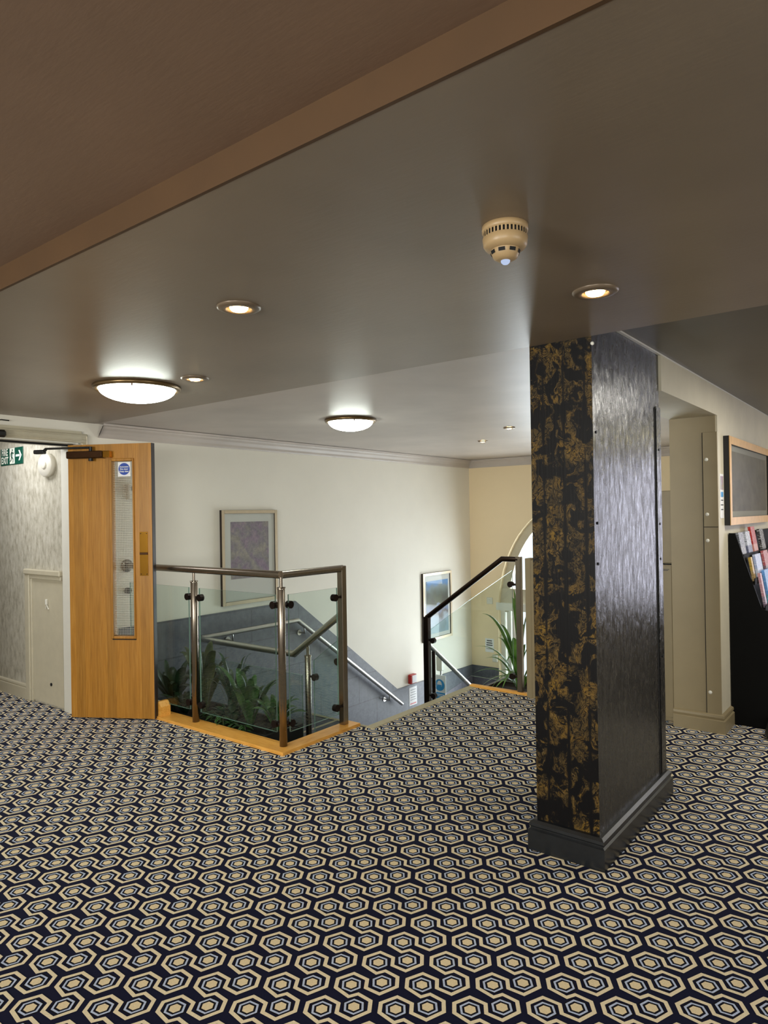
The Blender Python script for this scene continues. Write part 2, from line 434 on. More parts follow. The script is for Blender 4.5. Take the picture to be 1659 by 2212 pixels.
for j in range(-40, 80):
    for i in range(-95, 40):
        c = (O_[0] + i * A_[0] + j * B_[0], O_[1] + i * A_[1] + j * B_[1])
        w = g2w(*c)
        rs = [r for r in RECTS if r[0] - .2 < w[0] < r[1] + .2 and r[2] - .2 < w[1] < r[3] + .2]
        if not rs: continue
        if math.hypot(w[0], w[1]) > 1.2 and (w[0] * -.616 + w[1] * .788) < .9: continue   # nothing of the pattern is seen behind the viewer
        s2 = (c[0] + .0955, c[1] + .0075)
        for q in (c, s2):
            put(hexa(q, .040), .0005, 3, rs)
            ring(q, .0265, .0338, .0009, 2, rs)
            put(hexa(q, .0190), .0009, 4, rs)
        h = .0062
        P = [(c[0] + x, c[1] + y) for x, y in SERP]
        # mitred stroke; ends repeat into the neighbouring row
        prev = (c[0] + SERP[1][0] - B_[0], c[1] + SERP[1][1] - B_[1]); nxt = (c[0] + SERP[-2][0] + B_[0], c[1] + SERP[-2][1] + B_[1])
        seq = [nxt] + P + [prev]; Lf = []; Rt = []
        for k in range(1, len(seq) - 1):
            d0 = Vector((seq[k][0] - seq[k - 1][0], seq[k][1] - seq[k - 1][1])).normalized(); d1 = Vector((seq[k + 1][0] - seq[k][0], seq[k + 1][1] - seq[k][1])).normalized()
            t = (d0 + d1).normalized(); nrm = Vector((-t.y, t.x)); sc_ = h / max(.5, nrm.dot(Vector((-d0.y, d0.x))))
            Lf.append((seq[k][0] + nrm.x * sc_, seq[k][1] + nrm.y * sc_)); Rt.append((seq[k][0] - nrm.x * sc_, seq[k][1] - nrm.y * sc_))
        for k in range(len(P) - 1): put([Lf[k], Lf[k + 1], Rt[k + 1], Rt[k]], .0013, 1, rs)
struct(fl.build('floor', ['c_navy', 'c_cream', 'c_blue', 'c_black', 'c_core'], fix=False))

# ------------------------------------------------------------------ shell
m = MB()
m.box(XL - .25, XL, 2.66, YE + .25, LOW, ZC + .1); m.box(XL - .25, XL, -3.2, .95, -.3, ZN + .1); m.box(XL - .25, XL, .95, 2.66, 2.035, ZN + .1)
struct(m.build('wall_left', 'wall'))
# end wall of the stair hall with one wide arched opening
AX, AR, AH, AZ = -3.50, 1.03, 1.45, .13
xr = AX + AR
def arcpts(d, N=32): return [(AX - (AR - d) * math.cos(math.pi * k / N), AZ + (AH - d) * math.sin(math.pi * k / N)) for k in range(N + 1)]
m = MB(); pts = arcpts(0)
for (xa, za), (xb, zb) in zip(pts, pts[1:]): m.prism([(xa, za), (xb, zb), (xb, ZC + .1), (xa, ZC + .1)], 'y', YE, YE + .25)
m.box(XL, AX - AR, YE, YE + .25, LOW, ZC + .1); m.box(AX + AR, XR - .3, YE, YE + .25, LOW, ZC + .1)
for xx in (AX - AR - .001, AX + AR + .001): pass
struct(m.build('wall_end', 'wall_end'))
m = MB()
m.box(XR - .3, XR, 4.92, YE + .25, -.02, ZR); m.box(XR - .3, XR, 3.70, 4.92, 2.088, ZR)
struct(m.build('wall_right', 'bulk'))
m = MB(); m.box(XR - .301, XR - .012, 4.915, 4.921, .0, 2.087); struct(m.build('wall_pier', 'olive'))
for bxs in (((XR - .3, XR, 5.06, YE + .25, LOW, -.02),), ((-3.05, XR - .3, 5.10, 5.72, LOW, -.44),), ((XL, -3.11, 2.94, 3.08, LOW, -.012),), ((-3.215, -3.12, 3.08, 3.67, LAND, -.012),), ((-3.0, -2.9, 3.67, 5.06, LAND - .15, -.005),)):
    m = MB()
    for bb in bxs: m.box(*bb)
    struct(m.build('wall_stairwell', 'wall'))
# corridor behind the doorway
m = MB(); m.box(-9, XL - .25, 2.66, 2.8, 0, 2.4); struct(m.build('wall_corridor', 'wallpaper'))
m = MB(); m.box(-9, XL - .25, .8, .95, 0, 2.4); m.box(-9.1, -9, .8, 2.8, 0, 2.4); struct(m.build('wall_corridor_back', 'wallpaper'))
m = MB(); m.box(-9, XL - .25, .8, 2.8, 2.30, 2.4); struct(m.build('ceiling', 'wall'))
# room behind and to the right of the viewer
def holed(axis, t0, t1, a0, a1, z0, z1, holes):
    m = MB()
    def bx(p, q, r, s_):
        if q - p < 1e-4 or s_ - r < 1e-4: return
        if axis == 'y': m.box(p, q, t0, t1, r, s_)
        else: m.box(t0, t1, p, q, r, s_)
    cur = a0
    for h0, h1, g0, g1 in sorted(holes):
        bx(cur, h0, z0, z1); bx(h0, h1, z0, g0); bx(h0, h1, g1, z1); cur = h1
    bx(cur, a1, z0, z1); return m
struct(holed('y', -3.35, -3.2, XL - .25, 3.55, -.02, 2.4, [(-3.2, -1.2, .9, 2.1), (.2, 2.6, .9, 2.1)]).build('wall_near', 'wall_room'))
struct(holed('x', 3.4, 3.55, -3.2, YE + .25, -.02, 2.4, [(.2, 2.4, .9, 2.1)]).build('wall_far_right', 'wall_room'))
struct(holed('y', YE, YE + .25, XR, 3.55, -.02, 2.4, [(.0, 1.25, .35, 2.15)]).build('wall_back', 'wall_room'))
def window(name, axis, t, a0, a1, z0, z1):
    m = MB(); w = .05
    for p, q, r, s_ in ((a0, a0 + w, z0, z1), (a1 - w, a1, z0, z1), (a0 + w, a1 - w, z0, z0 + w), (a0 + w, a1 - w, z1 - w, z1), ((a0 + a1) / 2 - .02, (a0 + a1) / 2 + .02, z0 + w, z1 - w)):
        if axis == 'y': m.box(p, q, t - .03, t + .03, r, s_)
        else: m.box(t - .03, t + .03, p, q, r, s_)
    o = struct(m.build(name, 'white'))
    g = MB()
    if axis == 'y': g.box(a0 + w, a1 - w, t - .003, t + .003, z0 + w, z1 - w)
    else: g.box(t - .003, t + .003, a0 + w, a1 - w, z0 + w, z1 - w)
    g.build('pane', 'pane', o)
window('window_2', 'y', YE + .12, .0, 1.25, .35, 2.15)
window('window_3', 'y', -3.28, -3.2, -1.2, .9, 2.1)
window('window_4', 'y', -3.28, .2, 2.6, .9, 2.1)
window('window_5', 'x', 3.48, .2, 2.4, .9, 2.1)
# ceilings
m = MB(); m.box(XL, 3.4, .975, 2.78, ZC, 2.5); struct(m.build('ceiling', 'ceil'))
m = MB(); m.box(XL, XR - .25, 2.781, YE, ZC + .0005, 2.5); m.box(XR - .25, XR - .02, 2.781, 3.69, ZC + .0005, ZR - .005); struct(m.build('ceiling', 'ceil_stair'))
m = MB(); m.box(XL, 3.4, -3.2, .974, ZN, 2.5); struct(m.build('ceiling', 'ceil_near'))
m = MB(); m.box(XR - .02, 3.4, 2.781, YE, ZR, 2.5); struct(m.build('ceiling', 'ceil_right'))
m = MB(); m.box(XL + .001, 3.399, .967, .976, ZC - .0005, ZN); struct(m.build('trim_1', 'beam'))
# white bead along the top of the bulkhead and the column
m = MB(); m.box(XR - .012, XR + .003, 2.79, YE, ZR - .009, ZR - .001); struct(m.build('trim_2', 'white'))
# cornice round the stair hall
prof = [(0, ZC - .105), (.012, ZC - .105), (.018, ZC - .095), (.022, ZC - .075), (.04, ZC - .05), (.06, ZC - .034), (.066, ZC - .022), (.088, ZC - .018), (.092, ZC - .003)]
m = MB(); m.sweep(prof, [(XL, 2.80, 1, 0), (XL, YE, 1, -1), (XR - .3, YE, 0, -1)]); struct(m.build('trim_3', 'ceil_stair'))
# tile dado on the left wall following the stairs, and on the end wall
m = MB(); m.prism([(2.95, LOW), (2.95, .618), (4.86, .625), (6.52, -.60), (YE, -.62), (YE, LOW)], 'x', XL, XL + .014); struct(m.build('trim_4', 'tile'))
m = MB(); m.box(XL + .014, AX - AR, YE - .014, YE, LOW, -.62); struct(m.build('trim_5', 'tile_end'))
# door lining and architrave round the doorway
m = MB(); m.box(XL - .26, XL + .002, 2.645, 2.662, 0, 2.035); m.box(XL - .26, XL + .002, .93, 2.662, 2.030, 2.05); m.box(XL - .26, XL + .002, .935, .955, 0, 2.035)
struct(m.build('trim_6', 'white'))
m = MB()
for o, d in ((0, .014), (.016, .02), (.05, .012)):
    m.box(XL, XL + d, .88 - o * 0, 2.665 + (.052 - o) * 0 + .002, 2.045 + o * 1.1, 2.045 + o * 1.1 + .024)
m.bbox(XL, XL + .016, .88, 2.715, 2.04, 2.108, .005); m.bbox(XL, XL + .022, .88, 2.700, 2.052, 2.066, .004); m.bbox(XL, XL + .022, .88, 2.712, 2.088, 2.100, .004)
m.bbox(XL, XL + .016, 2.668, 2.715, 0, 2.04, .005); m.bbox(XL, XL + .022, 2.700, 2.712, 0, 2.10, .004)
struct(m.build('trim_7', 'cream_trim'))
m = MB(); m.box(XL - .10, XL - .07, .95, 2.645, 2.018, 2.031); struct(m.build('trim_8', 'dark'))
# timber kerbs and stair nosing
m = MB(); m.prism([(-4.5, 2.935), (-3.112, 2.935), (-3.225, 3.075), (-4.5, 3.075)], 'z', -.01, .022); struct(m.build('trim_9', 'kerb'))
m = MB(); m.prism([(-3.112, 2.935), (-3.112, 3.672), (-3.225, 3.672), (-3.225, 3.075)], 'z', -.01, .0215); struct(m.build('trim_10', 'kerb_y'))
m = MB(); m.bbox(-3.055, -2.50, 5.04, 5.085, -.02, .02, .004); struct(m.build('trim_11', 'kerb'))
m = MB(); m.bbox(-3.065, -2.995, 3.675, 5.045, -.02, .006, .003); struct(m.build('trim_12', 'strip'))
m = MB(); m.bbox(-4.50, -4.455, 2.925, 2.985, 0, .125, .003, 0); m.prism([(-4.455, 0), (-4.40, 0), (-4.40, .09), (-4.43, .125), (-4.455, .125)], 'y', 2.95, 3.03, 1); struct(m.build('trim_13', ['white', 'kerb']))
# skirtings
sk = [(0, 0), (.02, 0), (.02, .088), (.013, .094), (.018, .104), (.016, .115), (0, .122)]
m = MB(); m.sweep(sk, [(-9, 2.66, 0, -1), (-5.815, 2.66, 0, -1)]); struct(m.build('baseboard_corridor', 'cream_trim'))
sk2 = [(0, 0), (.024, 0), (.024, .085), (.014, .092), (.02, .104), (.018, .118), (0, .126)]
m = MB(); m.sweep(sk2, [(XR - .301, 4.915, 0, -1), (XR, 4.915, 1, -1), (XR, YE, 1, 0)]); struct(m.build('baseboard_right', 'olive'))
# cover strip with domed screws on the pier
m = MB(); m.bbox(-1.15, -1.06, 4.908, 4.916, .12, 1.98, .002); t14 = struct(m.build('trim_14', 'olive'))
m = MB(); m.box(-1.1535, -1.1495, 4.9095, 4.9155, .12, 1.98)
m.box(-1.15, -1.061, 4.9065, 4.9085, 1.352, 1.356); struct(m.build('trim_15', 'dark'))
for i, z in enumerate((1.80, 1.437, 1.264, .262)):
    m = MB(); m.lathe([(0, -.006), (.006, -.0055), (.011, -.002), (.012, 0)], (0, 0, 0), 14)
    o = m.build('screw_cap', 'white', t14, world=False); o.rotation_euler = (R(-90), 0, 0); o.location = (-1.128, 4.908, z)
# lower hall floor
m = MB(); m.box(XL, XR, 2.94, YE + .25, LOW - .1, LOW); struct(m.build('floor', 'stone'))

# ------------------------------------------------------------------ arched window and entrance door
m = MB(); ye = YE + .12
o_, i_ = arcpts(0), arcpts(.11)
for k in range(32): m.prism([o_[k], o_[k + 1], i_[k + 1], i_[k]], 'y', ye - .04, ye + .04)
m.box(AX - AR + .005, xr - .005, ye - .06, ye + .05, .26, .45)
for x in (-3.8, -3.2): m.box(x - .02, x + .02, ye - .03, ye + .03, .45, AZ + (AH - .1) * math.sqrt(1 - ((x - AX) / (AR - .1)) ** 2))
w1 = struct(m.build('window_1', 'cream_trim'))
m = MB()
for k in range(32):
    if min(i_[k][1], i_[k + 1][1]) > .45: m.prism([i_[k], i_[k + 1], (i_[k + 1][0], .45), (i_[k][0], .45)], 'y', ye - .004, ye + .004)
m.build('pane', 'pane', w1)
m = MB(); x0 = AX - AR
m.box(x0, x0 + .06, ye - .05, ye + .05, LOW, .26); m.box(x0 + .06, xr, ye - .05, ye + .05, .17, .26)
for x in (x0 + .11, x0 + .19, -3.55, -3.45, -2.62): m.box(x - .03, x + .03, ye - .03, ye + .03, LOW, .20)
m.box(x0 + .19, xr, ye - .03, ye + .03, LOW, LOW + .15)
m.box(x0 - .02, xr + .02, YE - .02, YE, .165, .265); 
d2_ = struct(m.build('door_2', 'white'))
m = MB(); m.box(x0 + .06, xr, ye - .004, ye + .004, LOW, .20); m.build('pane', 'pane', d2_)

# ------------------------------------------------------------------ stairs
st = thing('staircase', 'short grey tiled upper flight dropping from the carpet edge to the half landing', 'stairs', (-3.3, 4.3, LAND))
m = MB(); m.box(-3.33, -3.003, 3.676, 5.035, LAND - .01, -.18); m.box(-3.61, -3.33, 3.676, 5.035, LAND - .01, -.36); m.build('treads', 'stone', st)
m = MB(); m.box(XL + .015, -3.61, 3.08, 5.06, LAND - .15, LAND); m.box(-3.61, -3.0, 3.08, 5.06, LAND - .15, LAND - .002); m.box(XL + .016, -3.62, 5.02, 5.062, LAND, LAND + .004, 1); m.box(-4.58, -4.55, 3.52, 5.02, LAND, LAND + .003, 1)
struct(m.build('floor', ['stone', 'strip']))
st = thing('staircase', 'grey tiled lower flight running down along the left wall to the lower hall', 'stairs', (-4.3, 5.8, LOW))
m = MB()
for k in range(6): m.box(XL + .015, -3.62, 5.06 + .245 * k, 5.06 + .245 * (k + 1), LOW, LAND - .18 * (k + 1))
m.build('treads', 'stone', st)

# ------------------------------------------------------------------ balustrades
def post(parent, x, y, z0, ztop, pin=True, r=.0245, mat='steel', base=True):
    m = MB(); m.lathe([(0, z0), (r, z0), (r, ztop - (.065 if pin else 0)), (r * .9, ztop - (.062 if pin else 0)), (0, ztop - (.062 if pin else 0))], (x, y, 0), 22)
    if pin:
        m.lathe([(r + .003, ztop - .075), (r + .003, ztop - .063), (.0, ztop - .063)], (x, y, 0), 22); m.cyl((x, y, ztop - .065), (x, y, ztop), .011, 14)
    return m.build('post', mat, parent)
def clamp(parent, x, y, z, dx, dy, dist=.055):
    # disc gripping the glass, stalk back to the post; (dx, dy) points from post to glass
    m = MB(); c = Vector((x + dx * dist, y + dy * dist, z)); nn = Vector((-dy, dx, 0))
    m.cyl(c - nn * .016, c + nn * .016, .0245, 20); m.cyl((x + dx * .02, y + dy * .02, z), c, .009, 10)
    return m.build('clamp', 'clamp', parent)
def panel(parent, pts, t=.005):
    # vertical glass pane; pts list of (x, y, z) corners in order
    P = [Vector(p) for p in pts]; nn = (P[1] - P[0]).cross(P[-1] - P[0]).normalized() * t; k = len(P)
    m = MB(); m.add([p - nn for p in P] + [p + nn for p in P], [tuple(range(k)), tuple(range(k, 2 * k))[::-1]], 0)
    m.add([p - nn for p in P] + [p + nn for p in P], [(i, (i + 1) % k, k + (i + 1) % k, k + i) for i in range(k)], 1)
    return m.build('glass_panel', ['glass', 'glass_edge'], parent)
YK, XK = 3.025, -3.19
gb = thing('glass_balustrade', 'steel and glass balustrade on the timber kerb, from oak door round the corner', 'railing', (-3.6, YK, .02))
m = MB(); m.tube([(XL + .01, YK, 1.10), (-3.2, YK, 1.10)], .0245, 20); m.tube([(-3.2, YK, 1.10), (XK, 3.595, 1.10)], .0245, 20); m.lathe([(0, 0), (.05, 0), (.05, .012), (.0, .012)], (0, 0, 0), 24)
# flange: turn the last lathe onto the wall
k0 = len(m.v) - 4 * 24
for i in range(k0, len(m.v)):
    x, y, z = m.v[i]; m.v[i] = (XL + .001 + z, YK + x, 1.10 + y)
m.build('handrail', 'steel', gb)
p1 = post(gb, -4.09, YK, .02, 1.085); p2 = post(gb, -3.2, YK, .02, 1.085)
m = MB(); m.bbox(XK - .024, XK + .024, 3.565, 3.613, .02, 1.12, .004); p3 = m.build('post', 'steel', gb)
panel(gb, [(-4.90, YK, .10), (-4.15, YK, .10), (-4.15, YK, .972), (-4.90, YK, .972)]); panel(gb, [(-4.03, YK, .10), (-3.255, YK, .10), (-3.255, YK, .972), (-4.03, YK, .972)])
panel(gb, [(XK, 3.075, .10), (XK, 3.535, .10), (XK, 3.535, .972), (XK, 3.075, .972)])
for z in (.905, .15):
    clamp(p1, -4.09, YK, z, -1, 0, .07); clamp(p1, -4.09, YK, z, 1, 0, .07); clamp(p2, -3.2, YK, z, -1, 0, .07); clamp(p2, XK - .01, YK, z, 0, 1, .07); clamp(p3, XK, 3.59, z, 0, -1, .08)
m = MB(); m.cyl((XL + .004, YK, .905), (XL + .035, YK, .905), .024, 18); m.build('wall_clamp', 'clamp', gb)
# inner balustrade of the upper flight and the landing
YI = 3.62
ib = thing('stair_balustrade', 'lower steel and glass guard between planter and half landing, rising to the square post', 'railing', (-3.56, YI, LAND))
m = MB(); m.tube([(XL + .11, YI, .445), (-3.70, YI, .445), (-3.215, YI, .785)], .0245, 18); m.build('handrail', 'steel_bright', ib)
pp = post(ib, -3.56, YI, LAND, .515, r=.0225)
panel(ib, [(-3.50, YI, -.36), (-3.25, YI, -.18), (-3.25, YI, .60), (-3.50, YI, .42)]); clamp(pp, -3.56, YI, .30, 1, 0, .07)
clamp(ib, -3.19, YI, .44, -1, 0, .075)
panel(ib, [(-4.85, YI, -.45), (-3.62, YI, -.45), (-3.62, YI, .30), (-4.85, YI, .30)])
# far balustrade of the upper flight
fb = thing('glass_balustrade', 'far steel and glass balustrade sloping down the upper flight, in front of the arched window', 'railing', (-2.53, 5.06, .02))
m = MB(); m.tube([(-2.585, 5.06, 1.09), (-2.735, 5.06, 1.09), (-3.497, 5.06, .548)], .0215, 18); m.build('handrail', 'steel_dark', fb)
q1 = MB(); q1.bbox(-2.608, -2.562, 5.04, 5.082, .02, 1.112, .004); q1 = q1.build('post', 'steel', fb)
q2 = MB(); q2.bbox(-3.522, -3.468, 5.035, 5.085, LAND, .555, .004); q2 = q2.build('post', 'steel_dark', fb)
panel(fb, [(-2.645, 5.06, .09), (-3.05, 5.06, .09), (-3.47, 5.06, -.21), (-3.47, 5.06, .435), (-3.08, 5.06, .712), (-2.645, 5.06, 1.0)])
clamp(q1, -2.585, 5.06, .885, -1, 0, .075); clamp(q1, -2.585, 5.06, .138, -1, 0, .07); clamp(q2, -3.515, 5.06, .35, 1, 0, .085); clamp(q2, -3.515, 5.06, -.138, 1, 0, .085)
# lower rail
lb = thing('stair_balustrade', 'lower flight steel handrail with uprights seen descending behind the far glass', 'railing', (-3.70, 5.7, -1.2))
m = MB(); m.tube([(-3.70, 5.36, .25), (-3.70, 6.72, -.74)], .0215, 16); m.build('handrail', 'steel_bright', lb)
for y in (5.46, 6.1, 6.65):
    zt = .44 - (y - 5.10) * .728; m = MB(); m.cyl((-3.70, y, zt - 1.0), (-3.70, y, zt - .02), .019, 12); m.build('post', 'steel_dark', lb)
# wall handrail
wh = thing('wall_handrail', 'bright steel handrail fixed to the grey tiles of the left wall', 'handrail', (XL + .09, 5, .3))
m = MB(); m.tube([(XL + .09, 3.66, .445), (XL + .09, 4.81, .445), (XL + .09, 6.50, -.755)], .022, 18); m.build('handrail', 'steel_bright', wh)
for y in (4.0, 4.9, 6.26):
    z = .445 if y < 4.81 else .445 - (y - 4.81) * .71
    m = MB(); m.cyl((XL + .014, y, z - .075), (XL + .022, y, z - .075), .028, 16); m.tube([(XL + .02, y, z - .075), (XL + .09, y, z - .075), (XL + .09, y, z - .01)], .008, 10); m.build('bracket', 'steel_bright', wh)

# ------------------------------------------------------------------ column
cx0, cx1, cy0, cy1 = -1.352, -1.073, 2.782, 3.694
cl = thing('column', 'square black and gold papered column standing on the patterned carpet', 'column', ((cx0 + cx1) / 2, (cy0 + cy1) / 2, 0))
m = MB(); vs = [(x, y, z) for x in (cx0, cx1) for y in (cy0, cy1) for z in (0, ZR - .006)]
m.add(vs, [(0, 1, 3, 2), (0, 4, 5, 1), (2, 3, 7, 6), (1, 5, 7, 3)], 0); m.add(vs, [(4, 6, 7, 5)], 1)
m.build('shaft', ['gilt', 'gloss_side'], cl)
pk = [(0, 0), (.031, 0), (.031, .088), (.022, .093), (.022, .100), (.027, .106), (.026, .118), (.014, .128), (0, .130)]
m = MB(); m.sweep(pk, [(cx0, cy0, -1, -1), (cx1, cy0, 1, -1), (cx1, cy1, 1, 1), (cx0, cy1, -1, 1), (cx0, cy0, -1, -1)]); m.build('plinth', 'plinth', cl)
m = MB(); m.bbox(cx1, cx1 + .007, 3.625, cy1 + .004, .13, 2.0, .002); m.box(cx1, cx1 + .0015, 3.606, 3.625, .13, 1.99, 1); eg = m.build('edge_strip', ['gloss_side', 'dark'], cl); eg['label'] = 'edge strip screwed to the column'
for z in (1.78, 1.40, 1.22, .72):
    m = MB(); m.cyl((cx1 + .005, 3.66, z), (cx1 + .010, 3.66, z), .006, 10); m.build('screw', 'screw', eg)
for z in (1.80, 1.42, 1.25):
    m = MB(); m.cyl((cx1 - .001, cy0 + .035, z), (cx1 + .004, cy0 + .035, z), .006, 10); m.build('screw', 'screw', cl)
m = MB(); m.lathe([(0, -.008), (.006, -.006), (.008, 0), (.006, .006), (0, .008)], (cx1 + .002, cy0 + .004, 2.165), 12); m.build('cap', 'white', cl)

# ------------------------------------------------------------------ oak fire door, swung open
H = (-4.985, 2.585, 0); ANG = math.atan2(.507, .862)
d1 = thing('door_1', 'golden oak fire door with narrow wired glass panel, standing open at the left doorway', 'door', H, ANG, local=True); struct(d1)
W_, T_, ZB, ZT = .655, .044, .010, 2.020
m = MB(); gx0, gx1, gz0, gz1 = .345, .505, .612, 1.892
m.box(0, gx0, 0, T_, ZB, ZT); m.box(gx1, W_ - .006, 0, T_, ZB, ZT); m.box(gx0, gx1, 0, T_, ZB, gz0); m.box(gx0, gx1, 0, T_, gz1, ZT); m.build('leaf', 'oak', d1)
m = MB(); m.box(W_ - .006, W_, 0, T_, ZB, ZT); m.build('edge_lipping', 'brown', d1)
m = MB(); b = .020
for x0, x1, z0, z1 in ((gx0 - b, gx0, gz0 - b, gz1 + b), (gx1, gx1 + b * .6, gz0 - b, gz1 + b), (gx0, gx1, gz0 - b, gz0), (gx0, gx1, gz1, gz1 + b)):
    m.bbox(x0, x1, -.012, .012, z0, z1, .004)
m.box(gx0 - .012, gx1 + .012, -.004, 0, gz0 - b - .008, gz0 - b, 1)
m.build('glazing_bead', ['oak', 'dark'], d1)
m = MB(); m.box(gx0, gx1, .018, .024, gz0, gz1)
gp = m.build('glass_pane', 'pane', d1)
m = MB()
k = gz0 + .013
while k < gz1: m.box(gx0, gx1, .0165, .0172, k, k + .0012); k += .013
k = gx0 + .013
while k < gx1: m.box(k, k + .0008, .0165, .0172, gz0, gz1); k += .013
m.build('wire_mesh', 'white_plastic', gp)
m = MB(); m.box(.553, .616, -.003, 0, 1.052, 1.372); pl = m.build('pull_plate', 'brass', d1)
m = MB(); m.bbox(.553, .616, -.007, -.003, 1.205, 1.222, .0015); m.build('reflection_band', 'bronze', pl)  # dark band drawn for a reflection in the polished plate
m = MB()
for xx in (.562, .607):
    for zz in (1.064, 1.36): m.cyl((xx, -.003, zz), (xx, -.0042, zz), .004, 8)
m.build('screw', 'bronze', pl)
m = MB(); m.bbox(.02, .300, -.062, 0, 1.915, 1.968, .006); cb = m.build('door_closer', 'bronze', d1)
m = MB(); m.bbox(.300, .352, -.052, 0, 1.918, 1.966, .004); m.build('end_cap', 'brass', cb)
m = MB(); m.cyl((.20, -.035, 1.965), (.20, -.035, 2.0), .012, 12); m.cyl((.20, -.035, 1.915), (.20, -.035, 1.895), .016, 12); m.tube([(.20, -.035, 1.995), (-.14, -.06, 1.992)], .008, 8); m.tube([(-.14, -.06, 1.985), (-.20, .0, 1.975)], .012, 8); m.bbox(-.23, -.15, -.075, -.03, 1.955, 1.985, .006); m.build('arm', 'black', cb)
m = MB(); m.box(.383, .481, .0150, .0158, 1.780, 1.886); stk = m.build('sticker', 'paper', d1); stk['label'] = 'square white sticker with blue disc'
m = MB(); m.cyl((.432, .0148, 1.835), (.432, .0142, 1.835), .044, 32); m.build('disc', 'blue', stk)
m = MB()
for tx, z in (('Automatic', 1.851), ('Fire door', 1.834), ('Keep clear', 1.817)):
    vs, fs = text_mb(tx, .0165, bold=.0004); m.add([(.432 + x, .0138, z + y) for x, y in vs], fs)
m.build('lettering', 'sign_white', stk)

# ------------------------------------------------------------------ corridor things
YW = 2.66
sg = thing('exit_sign', 'green and white FIRE EXIT sign with running figure and right arrow on the corridor wall', 'sign', (-6.06, YW, 1.94))
m = MB(); m.bbox(-6.266, -5.856, YW - .006, YW, 1.940, 2.082, .002); m.build('plate', 'green', sg)
m = MB()
for tx, z in (('FIRE', 2.047), ('EXIT', 1.979)):
    vs, fs = text_mb(tx, .080, bold=.0022, sx=.80); m.add([(-6.184 + x, YW - .0075, z + y) for x, y in vs], fs)
m.build('lettering', 'sign_white', sg)
m = MB(); y_ = YW - .0075
m.box(-6.091, -6.001, y_, y_ + .0008, 1.948, 2.080, 0)
m.build('pictogram_panel', 'sign_white', sg)
def flat(m, pts, y): m.add([(x, y, z) for x, z in pts], [tuple(range(len(pts)))])
m = MB(); y2 = YW - .0082; c0 = (-6.039, 2.062); m.add([(c0[0] + .009 * math.cos(a), y2, c0[1] + .009 * math.sin(a)) for a in [k * math.pi / 6 for k in range(12)]], [tuple(range(12))])
def limb(m, a, b, w):
    a, b = Vector(a), Vector(b); d = (b - a).normalized(); p = Vector((-d.y, d.x)) * w
    flat(m, [tuple(a + p), tuple(b + p), tuple(b - p), tuple(a - p)], y2)
limb(m, (-6.046, 2.050), (-6.054, 2.005), .010); limb(m, (-6.046, 2.045), (-6.022, 2.030), .0045); limb(m, (-6.022, 2.030), (-6.010, 2.044), .004); limb(m, (-6.048, 2.045), (-6.072, 2.030), .0045)
limb(m, (-6.072, 2.030), (-6.080, 2.010), .004); limb(m, (-6.052, 2.007), (-6.028, 1.986), .006); limb(m, (-6.028, 1.986), (-6.032, 1.956), .005); limb(m, (-6.056, 2.007), (-6.064, 1.978), .006); limb(m, (-6.064, 1.978), (-6.086, 1.968), .005)
m.build('running_figure', 'green', sg)
m = MB(); flat(m, [(-5.981, 2.004), (-5.911, 2.004), (-5.911, 2.022), (-5.981, 2.022)], y_); flat(m, [(-5.901, 2.013), (-5.931, 1.970), (-5.908, 1.970), (-5.874, 2.013), (-5.908, 2.056), (-5.931, 2.056)], y_); m.build('arrow', 'sign_white', sg)
sd = thing('alarm_sounder', 'round white alarm sounder on the corridor wall right of the exit sign', 'alarm', (-5.42, YW, 1.90))
m = MB(); m.lathe([(0, 0), (.125, 0), (.125, .034), (.118, .042), (0, .043)], (0, 0, 0), 36); m.lathe([(.042, .043), (.042, .050), (.034, .054), (0, .054)], (0, 0, 0), 24)
m.v = [(-5.42 + x * .88, YW - z, 1.90 + y * .74) for x, y, z in m.v]; m.build('housing', 'white_plastic', sd)
ap = thing('access_panel', 'low cream boxed access panel with moulded frame beside the doorway', 'panel', (-5.7, YW, 0))
m = MB(); m.bbox(-5.81, -5.735, YW - .03, YW, 0, 1.03, .006); m.bbox(-5.81, -5.22, YW - .04, YW, 1.03, 1.075, .008); m.bbox(-5.735, -5.22, YW - .028, YW, 1.0, 1.03, .004); m.bbox(-5.735, -5.71, YW - .02, YW, 0, 1.0, .004); m.build('frame', 'cream_trim', ap)
m = MB(); m.box(-5.71, -5.22, YW - .012, YW, .02, 1.0); m.build('panel', 'cream_trim', ap)
m = MB(); m.bbox(-5.466, -5.446, YW - .03, YW - .012, .80, .845, .004); m.cyl((-5.456, YW - .02, .80), (-5.476, YW - .016, .77), .005, 8); m.cyl((-5.456, YW - .02, .80), (-5.433, YW - .016, .765), .005, 8); m.build('hook', 'white', ap)
m = MB(); m.cyl((-5.41, YW - .013, .178), (-5.41, YW - .018, .178), .013, 12); m.build('keyhole', 'dark', ap)
ca = thing('closer_mount', 'dark closer bracket above the doorway at the left edge', 'door closer', (XL + .01, 2.06, 2.05))
m = MB(); m.bbox(XL + .022, XL + .06, 1.98, 2.115, 2.035, 2.085, .012); m.build('bracket', 'black', ca)
m = MB(); m.tube([(XL + .01, 1.98, 2.145), (XL + .012, 2.06, 2.15), (XL + .012, 2.10, 2.158), (XL + .012, 2.15, 2.156)], .004, 8); tag(m.build('cable', 'black'), 'short black cable on the cream wall above the doorway', 'cable')
wb = thing('wall_box', 'small white control box on the left wall seen through the door glass', 'control box', (XL, 3.06, 1.62))
m = MB(); m.bbox(XL, XL + .045, 3.03, 3.12, 1.62, 1.745, .005); m.build('housing', 'white_plastic', wb)
m = MB(); m.box(XL + .045, XL + .047, 3.05, 3.10, 1.69, 1.725); m.build('display', 'ink', wb)

